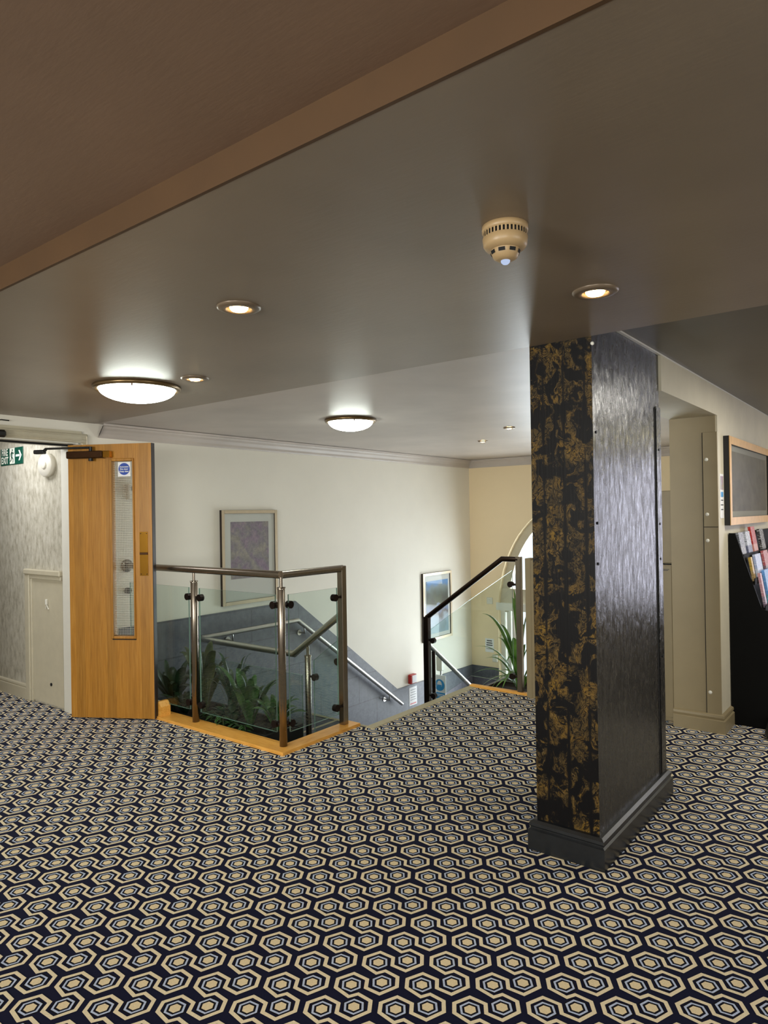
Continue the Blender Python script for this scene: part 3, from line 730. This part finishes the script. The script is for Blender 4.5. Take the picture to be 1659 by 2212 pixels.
# ------------------------------------------------------------------ ceiling lights and detector
def dome(loc, r, label):
    t = thing('ceiling_lamp', label, 'ceiling lamp', loc, local=True, group='round opal ceiling lamps')
    m = MB(); m.lathe([(0, 0), (r, 0), (r, -.012), (r * .97, -.022), (r * .88, -.020), (r * .86, -.010)], (0, 0, 0), 48); m.build('ring', 'lamp_ring', t)
    rr = r * .87; m = MB(); m.lathe([(rr, -.014)] + [(rr * math.cos(a), -.014 - .072 * math.sin(a)) for a in [R(8 * k) for k in range(1, 12)]], (0, 0, 0), 48); m.build('glass_dome', 'dome', t)
    for k in range(3):
        a = R(200 + 120 * k); m = MB(); m.bbox(-.004, .004, -.012, .012, -.03, -.008, .002); c = m.build('clip', 'bronze', t, world=False); c.location = (rr * .97 * math.cos(a), rr * .97 * math.sin(a), 0); c.rotation_euler = (0, 0, a + R(90))
    return t
dome((-3.40, 2.16, ZC), .232, 'larger bright round opal ceiling lamp near the oak door')
dome((-3.41, 3.965, ZC - .003), .195, 'smaller bright round opal ceiling lamp over the stairs')
def downlight(loc, r, label, tilt=0):
    t = thing('downlight', label, 'downlight', loc, local=True, group='recessed halogen downlights')
    m = MB(); m.lathe([(r, .0), (r, -.003), (r * .9, -.008), (r * .62, -.010), (r * .56, -.006), (r * .54, .0)], (0, 0, 0), 36); m.build('bezel', 'bezel', t)
    m = MB(); m.lathe([(0, -.014), (r * .34, -.012), (r * .42, -.004), (r * .42, .0)], (0, 0, 0), 28); m.build('lamp', 'spot', t)
    return t
DL = [((-1.855, 1.575, ZC), .076, 'recessed downlight in the soffit, second from the column'), ((-2.975, 2.225, ZC), .072, 'recessed downlight just behind the larger opal lamp'),
      ((-.842, 2.225, ZC), .074, 'recessed downlight nearest the black column'), ((-2.765, 5.28, ZC - .003), .05, 'tiny recessed downlight beside the column over the stair hall'), ((-3.473, 6.066, ZC - .003), .05, 'tiny recessed downlight farthest over the stair hall')]
for a in DL: downlight(*a)
S = (-.826, 1.572, ZC)
sdt = thing('smoke_detector', 'cream round smoke detector on the soffit', 'smoke detector', S, local=True)
m = MB(); m.lathe([(0, 0), (.058, 0), (.058, -.014), (.054, -.016)], (0, 0, 0), 40); m.lathe([(.054, -.028), (.057, -.030), (.055, -.048), (.050, -.056), (.036, -.060)], (0, 0, 0), 40); m.build('housing', 'cream_plastic', sdt)
m = MB(); m.lathe([(.054, -.016), (.049, -.018), (.049, -.028), (.054, -.028)], (0, 0, 0), 40); m.build('slot_band', 'dark', sdt)
m = MB()
for k in range(36):
    a = 2 * math.pi * k / 36; c, s_ = math.cos(a), math.sin(a)
    m.add([(.0555 * c - s_ * w, .0555 * s_ + c * w, z) for w in (-.0022, .0022) for z in (-.015, -.029)], [(0, 1, 3, 2)])
m.build('fins', 'cream_plastic', sdt)
m = MB(); m.lathe([(.036, -.058), (.036, -.066), (.030, -.080), (.020, -.086), (0, -.087)], (0, 0, 0), 32); m.build('sensor_cap', 'cream_plastic', sdt)
m = MB()
for k in range(8):
    a = 2 * math.pi * (k + .3) / 8; c, s_ = math.cos(a), math.sin(a)
    m.add([(rr * c - s_ * w, rr * s_ + c * w, z) for w in (-.0085, .0085) for rr, z in ((.0368, -.063), (.0345, -.0715))], [(0, 1, 3, 2)])
m.build('sensor_window', 'dark', sdt)
m = MB(); m.lathe([(.012, -.085), (.011, -.091), (.007, -.095), (0, -.096)], (0, 0, 0), 20); m.build('indicator', 'led', sdt)

# ------------------------------------------------------------------ pictures
def picture(label, x, sgn, y0, y1, z0, z1, fw, mw, fmat, side, pmat, depth=.03, name='framed_picture', gl='pic_glass'):
    # hangs on a wall at x, facing sgn along X
    t = thing(name, label, 'picture', (x, (y0 + y1) / 2, (z0 + z1) / 2)); X = lambda d: x + sgn * d
    def bx(m, d0, d1, a, b, c, d, mi=0): m.box(min(X(d0), X(d1)), max(X(d0), X(d1)), a, b, c, d, mi)
    m = MB()
    for a, b, c, d in ((y0, y0 + fw, z0, z1), (y1 - fw, y1, z0, z1), (y0 + fw, y1 - fw, z0, z0 + fw), (y0 + fw, y1 - fw, z1 - fw, z1)):
        bx(m, .0, depth - .004, a, b, c, d, 1); bx(m, depth - .004, depth, a + .001, b - .001, c + .001, d - .001, 0)
    m.build('frame', [fmat, side], t)
    m = MB(); bx(m, 0, depth * .55, y0 + fw, y1 - fw, z0 + fw, z1 - fw); m.build('mat_board', 'mat_board', t)
    m = MB(); cyy, czz = (y0 + y1) / 2, (z0 + z1) / 2
    bx(m, depth * .55, depth * .6, y0 + fw + mw[0], y1 - fw - mw[0], z0 + fw + mw[2], z1 - fw - mw[1]); m.build('print', pmat, t)
    m = MB(); bx(m, depth * .7, depth * .75, y0 + fw, y1 - fw, z0 + fw, z1 - fw); m.build('glazing', gl, t)
    return t
picture('tall pale framed garden picture on the left wall beside the oak door', XL, 1, 3.945, 4.615, .672, 1.532, .032, (.075, .075, .20), 'frame_pale', 'brown', 'print_garden')
picture('framed blue seascape on the left wall beyond the stairs', XL, 1, 7.06, 7.72, -.14, .722, .035, (.045, .07, .05), 'frame_pale', 'brown', 'print_sea', gl='sea_glass')
picture('grey print in deep gilt frame on the wall above the leaflet rack', XR, 1, 5.08, 6.62, 1.36, 1.965, .055, (.06, .04, .04), 'gold_wood', 'black', 'print_grey', .04, gl='sea_glass')

# ------------------------------------------------------------------ notices and small wall things
cp_ = thing('fire_call_point', 'red and white fire call point on the left wall above the tiles', 'call point', (XL, 6.79, -.56))
m = MB(); m.bbox(XL, XL + .05, 6.745, 6.86, -.585, -.475, .006); m.build('housing', 'red', cp_)
m = MB(); m.box(XL + .05, XL + .054, 6.765, 6.855, -.575, -.485); m.build('front_plate', 'paper', cp_)
def sheet(name, label, x, y0, y1, z0, z1, sgn=1, pic=None, n=5):
    t = thing(name, label, 'notice', (x, (y0 + y1) / 2, z0))
    m = MB(); m.box(min(x, x + sgn * .003), max(x, x + sgn * .003), y0, y1, z0, z1); m.build('paper', 'paper', t)
    m = MB(); X = x + sgn * .0042
    for k in range(n):
        zz = z1 - (z1 - z0) * (.16 + .68 * k / n if not pic else .5 + .42 * k / n); w = (y1 - y0) * (.62 + .2 * random.random())
        c = (y0 + y1) / 2; h_ = (z1 - z0) * .022
        m.add([(X, c - w / 2, zz), (X, c + w / 2, zz), (X, c + w / 2, zz + h_), (X, c - w / 2, zz + h_)], [(0, 1, 2, 3)])
    m.build('print_lines', 'ink', t); return t
nt = sheet('wall_notice', 'white notice with red bottom line on the grey tiles under the red call point', XL + .014, 6.745, 6.905, -.855, -.635)
m = MB(); m.box(XL + .0165, XL + .018, 6.765, 6.885, -.842, -.826); m.build('red_line', 'red', nt)
ps = sheet('wall_poster', 'narrow white poster with small pictures between pier edge and gilt picture', XR, 4.955, 5.055, 1.41, 1.705, 1, True, 4)
m = MB(); m.box(XR + .0035, XR + .0045, 4.968, 5.046, 1.60, 1.690); m.box(XR + .0035, XR + .0045, 4.972, 5.040, 1.552, 1.585, 1); m.build('pictures', ['poster_pic', 'sky_blue'], ps)
en = thing('wall_notice', 'white paper notice on the end wall left of the entrance door', 'notice', (-4.66, YE, -.42))
m = MB(); m.box(-4.735, -4.605, YE - .003, YE, -.42, -.235); m.build('paper', 'paper', en)
m = MB()
for k, w in enumerate((.08, .09, .095, .10)):
    z = -.265 - .03 * k - (.02 if k == 3 else 0); m.box(-4.67 - w / 2, -4.67 + w / 2, YE - .0042, YE - .0036, z - (.007 if k < 3 else .003), z + (.007 if k < 3 else .003))
m.build('print_lines', 'ink', en)
so = thing('wall_socket', 'white wall socket low on the end wall beside the entrance door', 'socket', (-4.57, YE, -.52))
m = MB(); m.bbox(-4.615, -4.545, YE - .03, YE, -.54, -.44, .005); m.build('plate', 'white_plastic', so)
sw = thing('light_switch', 'white switch plate on the end wall beside the arch', 'switch', (-4.65, YE, .25))
m = MB(); m.bbox(-4.70, -4.61, YE - .012, YE, .235, .325, .004); m.build('plate', 'white_plastic', sw)
m = MB(); m.bbox(-4.67, -4.64, YE - .018, YE - .012, .262, .298, .003); m.build('rocker', 'white', sw)
# face covering sign on a stand in the lower hall
ms = thing('sign_stand', 'white and blue face covering sign on a slim stand in the lower hall', 'sign', (-4.66, 7.0, LOW))
m = MB(); m.cyl((-4.66, 7.03, LOW), (-4.66, 7.03, -.40), .014, 12); m.lathe([(0, 0), (.14, 0), (.14, .012), (.03, .02), (0, .02)], (-4.66, 7.03, LOW), 24); m.build('stand', 'steel_bright', ms)
m = MB(); m.bbox(-4.745, -4.575, 7.0, 7.012, -.80, -.49, .004); m.build('board', 'paper', ms)
m = MB(); m.cyl((-4.66, 6.999, -.61), (-4.66, 6.996, -.61), .070, 28); m.box(-4.735, -4.585, 6.996, 6.999, -.785, -.70); m.build('blue_panel', 'sky_blue', ms)
m = MB(); yy = 6.9945
m.add([(-4.66 + .034 * math.cos(k * math.pi / 8), yy, -.600 + .044 * math.sin(k * math.pi / 8)) for k in range(16)], [tuple(range(16))])
m.build('head_symbol', 'paper', ms)
m = MB(); m.add([(-4.690, yy - .001, -.605), (-4.630, yy - .001, -.605), (-4.636, yy - .001, -.635), (-4.66, yy - .001, -.646), (-4.684, yy - .001, -.635)], [(0, 1, 2, 3, 4)]); m.build('mask_symbol', 'sky_blue', ms)
m = MB(); m.box(-4.722, -4.598, yy, yy + .001, -.727, -.719); m.box(-4.715, -4.605, yy, yy + .001, -.745, -.738); m.build('print_lines', 'paper', ms)
m = MB(); m.bbox(-4.70, -4.62, 6.98, 7.05, -.44, -.26, .012); m.build('dispenser', 'white_plastic', ms)

# ------------------------------------------------------------------ boxed cupboard beside the pier
bc = thing('boxed_cupboard', 'stone coloured boxed in cupboard against the pier, with a stepped top', 'cupboard', (-1.9, 5.1, 0))
m = MB(); m.bbox(-2.495, -1.361, 5.002, 5.09, 0, 1.092, .004); m.bbox(-2.500, -2.452, 4.996, 5.092, 0, 1.105, .004); m.build('lower_casing', 'olive', bc)
m = MB(); m.bbox(-2.25, -1.361, 5.015, 5.09, 1.10, 1.605, .004); m.build('upper_casing', 'olive', bc)
m = MB(); m.box(-2.2, -1.365, 4.9995, 5.002, 1.089, 1.0995); m.build('shadow_gap', 'dark', bc)
m = MB(); m.bbox(-2.2, -1.385, 4.996, 5.002, .03, 1.085, .002); cd = m.build('cover_panel', 'olive', bc)
m = MB()
for z, w in ((1.055, .06), (1.047, .052), (1.033, .02)): m.box(-1.46, -1.46 + w, 4.9945, 4.996, z, z + .0035)
m.build('printed_label', 'ink', cd)

# ------------------------------------------------------------------ leaflet rack and leaflets
RY0, RY1 = 5.17, 6.9
lr = thing('leaflet_rack', 'tall black tiered leaflet rack standing against the right wall', 'rack', (XR + .2, 6.0, 0))
sidep = [(XR + .006, 0), (XR + .60, 0), (XR + .60, .12), (XR + .52, .70), (XR + .20, .80), (XR + .045, 1.305), (XR + .006, 1.305)]
for y in (RY0, RY1):
    m = MB(); m.prism(sidep, 'y', y, y + .02); m.build('side_panel', 'rack', lr)
m = MB(); m.box(XR + .006, XR + .018, RY0 + .02, RY1, 0, 1.30); m.build('back_panel', 'rack', lr)
TI = [(XR + .040, 1.13, 0), (XR + .105, .97, 1), (XR + .165, .79, 2)]
for x, z, k in TI:
    m = MB(); m.box(x, x + .055, RY0 + .02, RY1, z - .012, z); m.box(x + .05, x + .055, RY0 + .02, RY1, z, z + .03); m.build('tier', 'rack', lr)
m = MB(); m.box(XR + .018, XR + .52, RY0 + .02, RY1, .0, .69); m.build('base_cabinet', 'rack', lr)
m = MB(); m.lathe([(0, 0), (.16, 0), (.17, .03), (.15, .10), (.09, .13), (0, .135)], (-.66, 5.02, .0), 30); tag(m.build('floor_stand_base', 'black'), 'black rounded stand base on the carpet in front of the leaflet rack', 'stand base')
def lf(rgb, rgb2, kind):
    n = NT('leaflet cover'); sep = n.n('ShaderNodeSeparateXYZ', {0: n.coord((1, 1, 1))})
    b = n.ramp(n.math('ADD', n.math('MULTIPLY', (sep, 2), 4.0), .1), [(.0, lin(rgb2)), (.38, lin(rgb2)), (.42, lin(rgb)), (1, lin(rgb))])
    w = n.ramp(n.noise(n.coord((1, 5, 9)), 9, 2), [(.5, (0, 0, 0)), (.56, (1, 1, 1))])
    n.bsdf(n.mix(n.math('MULTIPLY', w, .55), b, lin(kind)), .35); return n.m
LE = [  # tier, y, height, width, front colour, lower colour, lettering colour, label
 (0, 5.22, .175, .15, (96, 98, 104), (110, 108, 104), (196, 198, 204), 'grey leaflet at the near end of the top tier'),
 (0, 5.45, .175, .15, (206, 210, 220), (120, 124, 150), (40, 44, 70), 'white and navy leaflet second on the top tier'),
 (0, 5.66, .205, .15, (178, 36, 36), (206, 150, 140), (226, 120, 96), 'tall red leaflet third on the top tier'),
 (0, 5.98, .18, .15, (40, 38, 40), (70, 66, 62), (220, 220, 220), 'black leaflet with white lettering on the top tier'),
 (1, 5.26, .165, .05, (200, 166, 74), (186, 160, 110), (120, 90, 40), 'thin yellow leaflet at the near end of the middle tier'),
 (1, 5.42, .175, .20, (172, 186, 224), (196, 204, 224), (230, 232, 240), 'pale blue leaflet on the middle tier'),
 (1, 5.74, .185, .18, (186, 92, 100), (120, 96, 110), (220, 190, 180), 'pink leaflet on the middle tier'),
 (1, 6.05, .19, .20, (140, 136, 128), (90, 92, 84), (210, 206, 196), 'grey patterned leaflet on the middle tier'),
 (2, 5.30, .235, .05, (196, 140, 150), (150, 130, 150), (220, 200, 200), 'narrow pink leaflet at the near end of the bottom tier'),
 (2, 5.46, .245, .22, (96, 150, 214), (90, 160, 170), (150, 190, 230), 'bright blue leaflet on the bottom tier'),
 (2, 5.80, .235, .22, (110, 90, 156), (92, 150, 160), (200, 120, 170), 'purple leaflet on the bottom tier'),
]
for k, y, h_, w_, c1, c2, c3, lab in LE:
    x, z, _ = TI[k]
    m = MB(); m.bbox(-.009, .009, 0, w_, 0, h_, .001)
    o = m.build('leaflet', lf(c1, c2, c3)); o.location = (x + .034, y, z + .004); o.rotation_euler = (0, R(-9), 0)
    tag(o, lab, 'leaflet', 'leaflets in the black rack')

# ------------------------------------------------------------------ planters
tr = thing('planter_trough', 'long black planter trough behind the near balustrade glass', 'planter', (-4.2, 3.3, LAND))
m = MB(); X0, X1, Y0, Y1, Z1 = -4.9, -3.50, 3.12, 3.50, -.005
for a in ((X0, X1, Y0, Y0 + .025), (X0, X1, Y1 - .025, Y1), (X0, X0 + .025, Y0 + .025, Y1 - .025), (X1 - .025, X1, Y0 + .025, Y1 - .025)): m.box(*a, LAND, Z1)
for k in range(24): m.bbox(X0 + .03 + k * .058, X0 + .052 + k * .058, Y0 - .008, Y0, LAND + .02, Z1 - .03, .003)
m.bbox(X0 - .01, X1 + .01, Y0 - .012, Y0 + .03, Z1 - .02, Z1 + .008, .004); m.build('box', 'black', tr)
m = MB(); m.box(X0 + .025, X1 - .025, Y0 + .025, Y1 - .025, LAND + .02, Z1 - .05); m.build('soil', 'soil', tr)
tr2 = thing('planter_trough', 'dark brown planter trough behind the far balustrade glass', 'planter', (-2.75, 5.35, -.44))
m = MB(); X0, X1, Y0, Y1, Z1 = -3.03, -2.30, 5.14, 5.62, -.03
for a in ((X0, X1, Y0, Y0 + .03), (X0, X1, Y1 - .03, Y1), (X0, X0 + .03, Y0 + .03, Y1 - .03), (X1 - .03, X1, Y0 + .03, Y1 - .03)): m.box(*a, -.44, Z1)
m.build('box', 'brown', tr2)
m = MB(); m.box(X0 + .03, X1 - .03, Y0 + .03, Y1 - .03, -.43, Z1 - .04); m.build('soil', 'soil', tr2)
def leaf(m, base, dirxy, length, rise, droop, width, fold=.25, n=9, wide=.45, twist=0):
    # blade along a quadratic curve, widest at 'wide'
    b = Vector(base); d = Vector((dirxy[0], dirxy[1], 0)); d = d.normalized() if d.length else Vector((1, 0, 0))
    p1 = b + d * length * .35 + Vector((0, 0, rise)); p2 = b + d * length + Vector((0, 0, rise - droop))
    vs = []; side0 = Vector((-d.y, d.x, 0)).normalized()
    for i in range(n + 1):
        t = i / n; p = b * (1 - t) ** 2 + p1 * 2 * t * (1 - t) + p2 * t * t
        tg = ((p1 - b) * (1 - t) + (p2 - p1) * t).normalized(); side = (side0 + tg.cross(side0) * twist).normalized(); up = side.cross(tg)
        w = width * (math.sin(math.pi * min(1, t / (2 * wide))) if t < wide else math.cos(math.pi / 2 * (t - wide) / (1 - wide)) ** .8) if 0 < t < 1 else .002
        w = max(w, .003 if t < .99 else .0008)
        vs += [p - side * w + up * w * fold, p, p + side * w + up * w * fold]
    fs = []
    for i in range(n):
        a = i * 3; fs += [(a, a + 1, a + 4, a + 3), (a + 1, a + 2, a + 5, a + 4)]
    m.add(vs, fs, 0, True)
rnd = random.Random(11)
def broad_plant(label, x, y, z, n, hgt, wid, mat, spread=.5, lean=(0, 0), name='foliage_plant', fold=.3):
    t = thing(name, label, 'plant', (x, y, z), group='plants in the near trough')
    m = MB(); s = MB()
    for k in range(n):
        a = 2 * math.pi * k / n + rnd.uniform(-.4, .4); d = Vector((math.cos(a), math.sin(a) * .55, 0)); r_ = rnd.uniform(.005, .03)
        ht = hgt * rnd.uniform(.62, 1.0); b = (x + d.x * r_, y + d.y * r_, z + ht * .12); ln = spread * hgt * rnd.uniform(.25, 1.0)
        s.cyl((x + d.x * r_ * .4, y + d.y * r_ * .4, z - .045), b, .005, 6)
        leaf(m, b, (d.x + lean[0], d.y + lean[1]), ln, ht * 1.05, ht * rnd.uniform(.0, .3), wid * rnd.uniform(.7, 1.1), fold, twist=rnd.uniform(-.5, .5))
    m.build('leaves', mat, t); s.build('stems', 'leaf_olive', t); return t
zs = -.055
broad_plant('dark broad leaved plant at the door end of the near trough', -4.72, 3.28, zs, 16, .36, .042, 'leaf_dark', .75, fold=.5)
broad_plant('tall olive leaved plant left of the first balustrade post', -4.38, 3.32, zs, 16, .52, .040, 'leaf_olive', .42, fold=.5)
broad_plant('slender grey green plant right of the first balustrade post', -4.08, 3.36, zs, 18, .45, .022, 'leaf_dark', .5)
broad_plant('broad bright leaved plant in the middle of the near trough', -3.83, 3.30, zs, 18, .40, .036, 'leaf_mid', .72, fold=.5)
broad_plant('bushy green plant at the right end of the near trough', -3.60, 3.34, zs, 26, .25, .026, 'leaf_mid', .95)
broad_plant('low dark bushy plant between the two middle plants of the near trough', -3.98, 3.26, zs, 34, .17, .02, 'leaf_dark', 1.1)
broad_plant('low dark bushy plant under the tall olive plant in the near trough', -4.52, 3.24, zs, 34, .17, .022, 'leaf_dark', 1.1)
def frond_plant(label, x, y, z):
    t = thing('palm_plant', label, 'plant', (x, y, z), group='plants in the near trough'); m = MB(); s = MB()
    for k in range(5):
        a = -math.pi / 2 + (k - 3) * .55 + rnd.uniform(-.15, .15); L = rnd.uniform(.16, .26); d = Vector((math.cos(a), math.sin(a) * .4, 0))
        P = [Vector((x, y, z)) + d * L * q + Vector((0, 0, .30 * q - .34 * q * q)) for q in [i / 7 for i in range(8)]]
        s.tube([tuple(p) for p in [Vector((x, y, z - .04))] + P[1:]], .0025, 6)
        for i in range(2, 8):
            for sd in (-1, 1):
                o = Vector((-d.y, d.x, 0)) * sd + d * .7; leaf(m, P[i], (o.x, o.y), .065, .012, .03, .006, .2, 4)
    m.build('leaves', 'leaf_mid', t); s.build('stems', 'leaf_olive', t)
frond_plant('feathery light green palm at the front of the near trough', -3.98, 3.17, zs + .05)
frond_plant('feathery palm hanging over the trough front near the corner post', -3.76, 3.17, zs + .02)
# strap leaved plant in the far trough
tp = thing('strap_leaved_plant', 'bright green strap leaved plant in the brown trough beside the end post', 'plant', (-2.74, 5.36, -.06))
m = MB(); B0 = Vector((-2.74, 5.36, -.05))
TG = [(-.36, .0, .66, .03, .030), (-.46, .02, .40, .08, .014), (-.12, .05, .78, .0, .032), (-.02, .1, .66, .0, .030), (-.20, .04, .56, .02, .024), (-.42, -.08, .28, .18, .018), (-.36, -.12, .24, .26, .018), (-.24, -.15, .28, .30, .020), (.05, .05, .58, .02, .028),
      (.14, .06, .44, .05, .026), (-.10, -.15, .34, .34, .022), (.08, -.12, .34, .2, .024), (-.26, .1, .46, .06, .022), (.18, 0, .32, .1, .022), (-.09, .12, .72, .02, .026), (-.2, -.1, .38, .1, .024), (.0, -.05, .50, .05, .028),
      (-.06, .0, .86, .0, .026), (-.16, -.04, .50, .04, .024), (.1, .02, .70, .04, .026), (-.3, -.02, .34, .10, .020), (-.04, -.14, .42, .16, .024), (.16, -.1, .26, .2, .022), (-.16, -.16, .22, .24, .022), (.02, .1, .40, .02, .026), (-.28, .06, .26, .16, .02)]
for dx, dy, rise, droop, w in TG:
    leaf(m, B0 + Vector((rnd.uniform(-.03, .03), rnd.uniform(-.03, .03), 0)), (dx, dy), math.hypot(dx, dy), rise * 1.0, droop, w, .3, 12, .4)
m.build('leaves', 'leaf_bright', tp)
m = MB(); m.cyl(B0 - Vector((0, 0, .03)), B0 + Vector((0, 0, .05)), .03, 10, .02); m.build('stem', 'leaf_olive', tp)

# ------------------------------------------------------------------ light
w = bpy.data.worlds.new('daylight'); sc.world = w; w.use_nodes = True
w.node_tree.nodes['Background'].inputs[0].default_value = (.86, .94, 1.0, 1); w.node_tree.nodes['Background'].inputs[1].default_value = 1.25
def area(name, loc, rot, sx, sy_, watt, col):
    l = bpy.data.lights.new(name, 'AREA'); l.shape = 'RECTANGLE'; l.size = sx; l.size_y = sy_; l.energy = watt; l.color = col
    o = bpy.data.objects.new(name, l); o.location = loc; o.rotation_euler = rot; COL.objects.link(o); return o
area('daylight through arch', (-3.5, YE + .5, -.2), (R(-90), 0, 0), 2.0, 3.2, 195, (.90, .95, 1))
area('daylight back window', (.62, YE + .35, 1.25), (R(-90), 0, 0), 1.2, 1.75, 38, (.84, .80, 1))
area('daylight near window left', (-2.2, -3.6, 1.5), (R(90), 0, 0), 1.9, 1.15, 215, (1, .95, .88))
area('daylight near window right', (1.4, -3.6, 1.5), (R(90), 0, 0), 2.3, 1.15, 150, (1, .95, .88))
area('daylight side window', (3.8, 1.3, 1.5), (R(90), 0, R(90)), 2.1, 1.15, 60, (1, .95, .90))
area('warm ceiling lamp', (.42, 7.3, 2.26), (0, 0, 0), .5, .5, 17, (1, .9, .5))
area('right wall fill', (.0, 4.8, 2.27), (0, 0, 0), .5, .5, 26, (1, .96, .86))  # unseen area light added to brighten the picture wall and nearby carpet
area('corridor lamp', (-5.7, 2.1, 2.28), (0, 0, 0), .5, .5, 14, (.97, .98, 1))
def spot(loc, watt):
    l = bpy.data.lights.new('halogen beam', 'SPOT'); l.energy = watt; l.color = (1, .78, .5); l.spot_size = R(95); l.spot_blend = .8; l.shadow_soft_size = .03
    o = bpy.data.objects.new('halogen beam', l); o.location = loc; COL.objects.link(o)
for (lx, ly, lz), r_, _ in DL: spot((lx, ly, lz - .03), 9 if r_ > .06 else 4)

# ------------------------------------------------------------------ camera
cam = bpy.data.cameras.new('camera'); co = bpy.data.objects.new('camera', cam); COL.objects.link(co)
cam.sensor_fit = 'HORIZONTAL'; cam.sensor_width = 36; cam.lens = 36 * 1490.29 / 1659; cam.clip_start = .05
r = Vector((0.78748, 0.616136, -0.01587)); u = Vector((0.014791, 0.00685, 0.999867)); f = Vector((-0.616163, 0.78761, 0.003719))
mat = Matrix((r, u, -f)).transposed().to_4x4(); mat.translation = Vector((0, 0, 1.47)); co.matrix_world = mat
sc.camera = co
sc.view_settings.view_transform = 'Standard'; sc.view_settings.look = 'None'; sc.view_settings.exposure = 0; sc.view_settings.gamma = 1
sc.cycles.max_bounces = 10; sc.cycles.diffuse_bounces = 5; sc.cycles.transparent_max_bounces = 16; sc.cycles.use_denoising = True
sc.cycles.sample_clamp_indirect = 6
for o in bpy.data.objects:
    if '_o' in o: del o['_o']
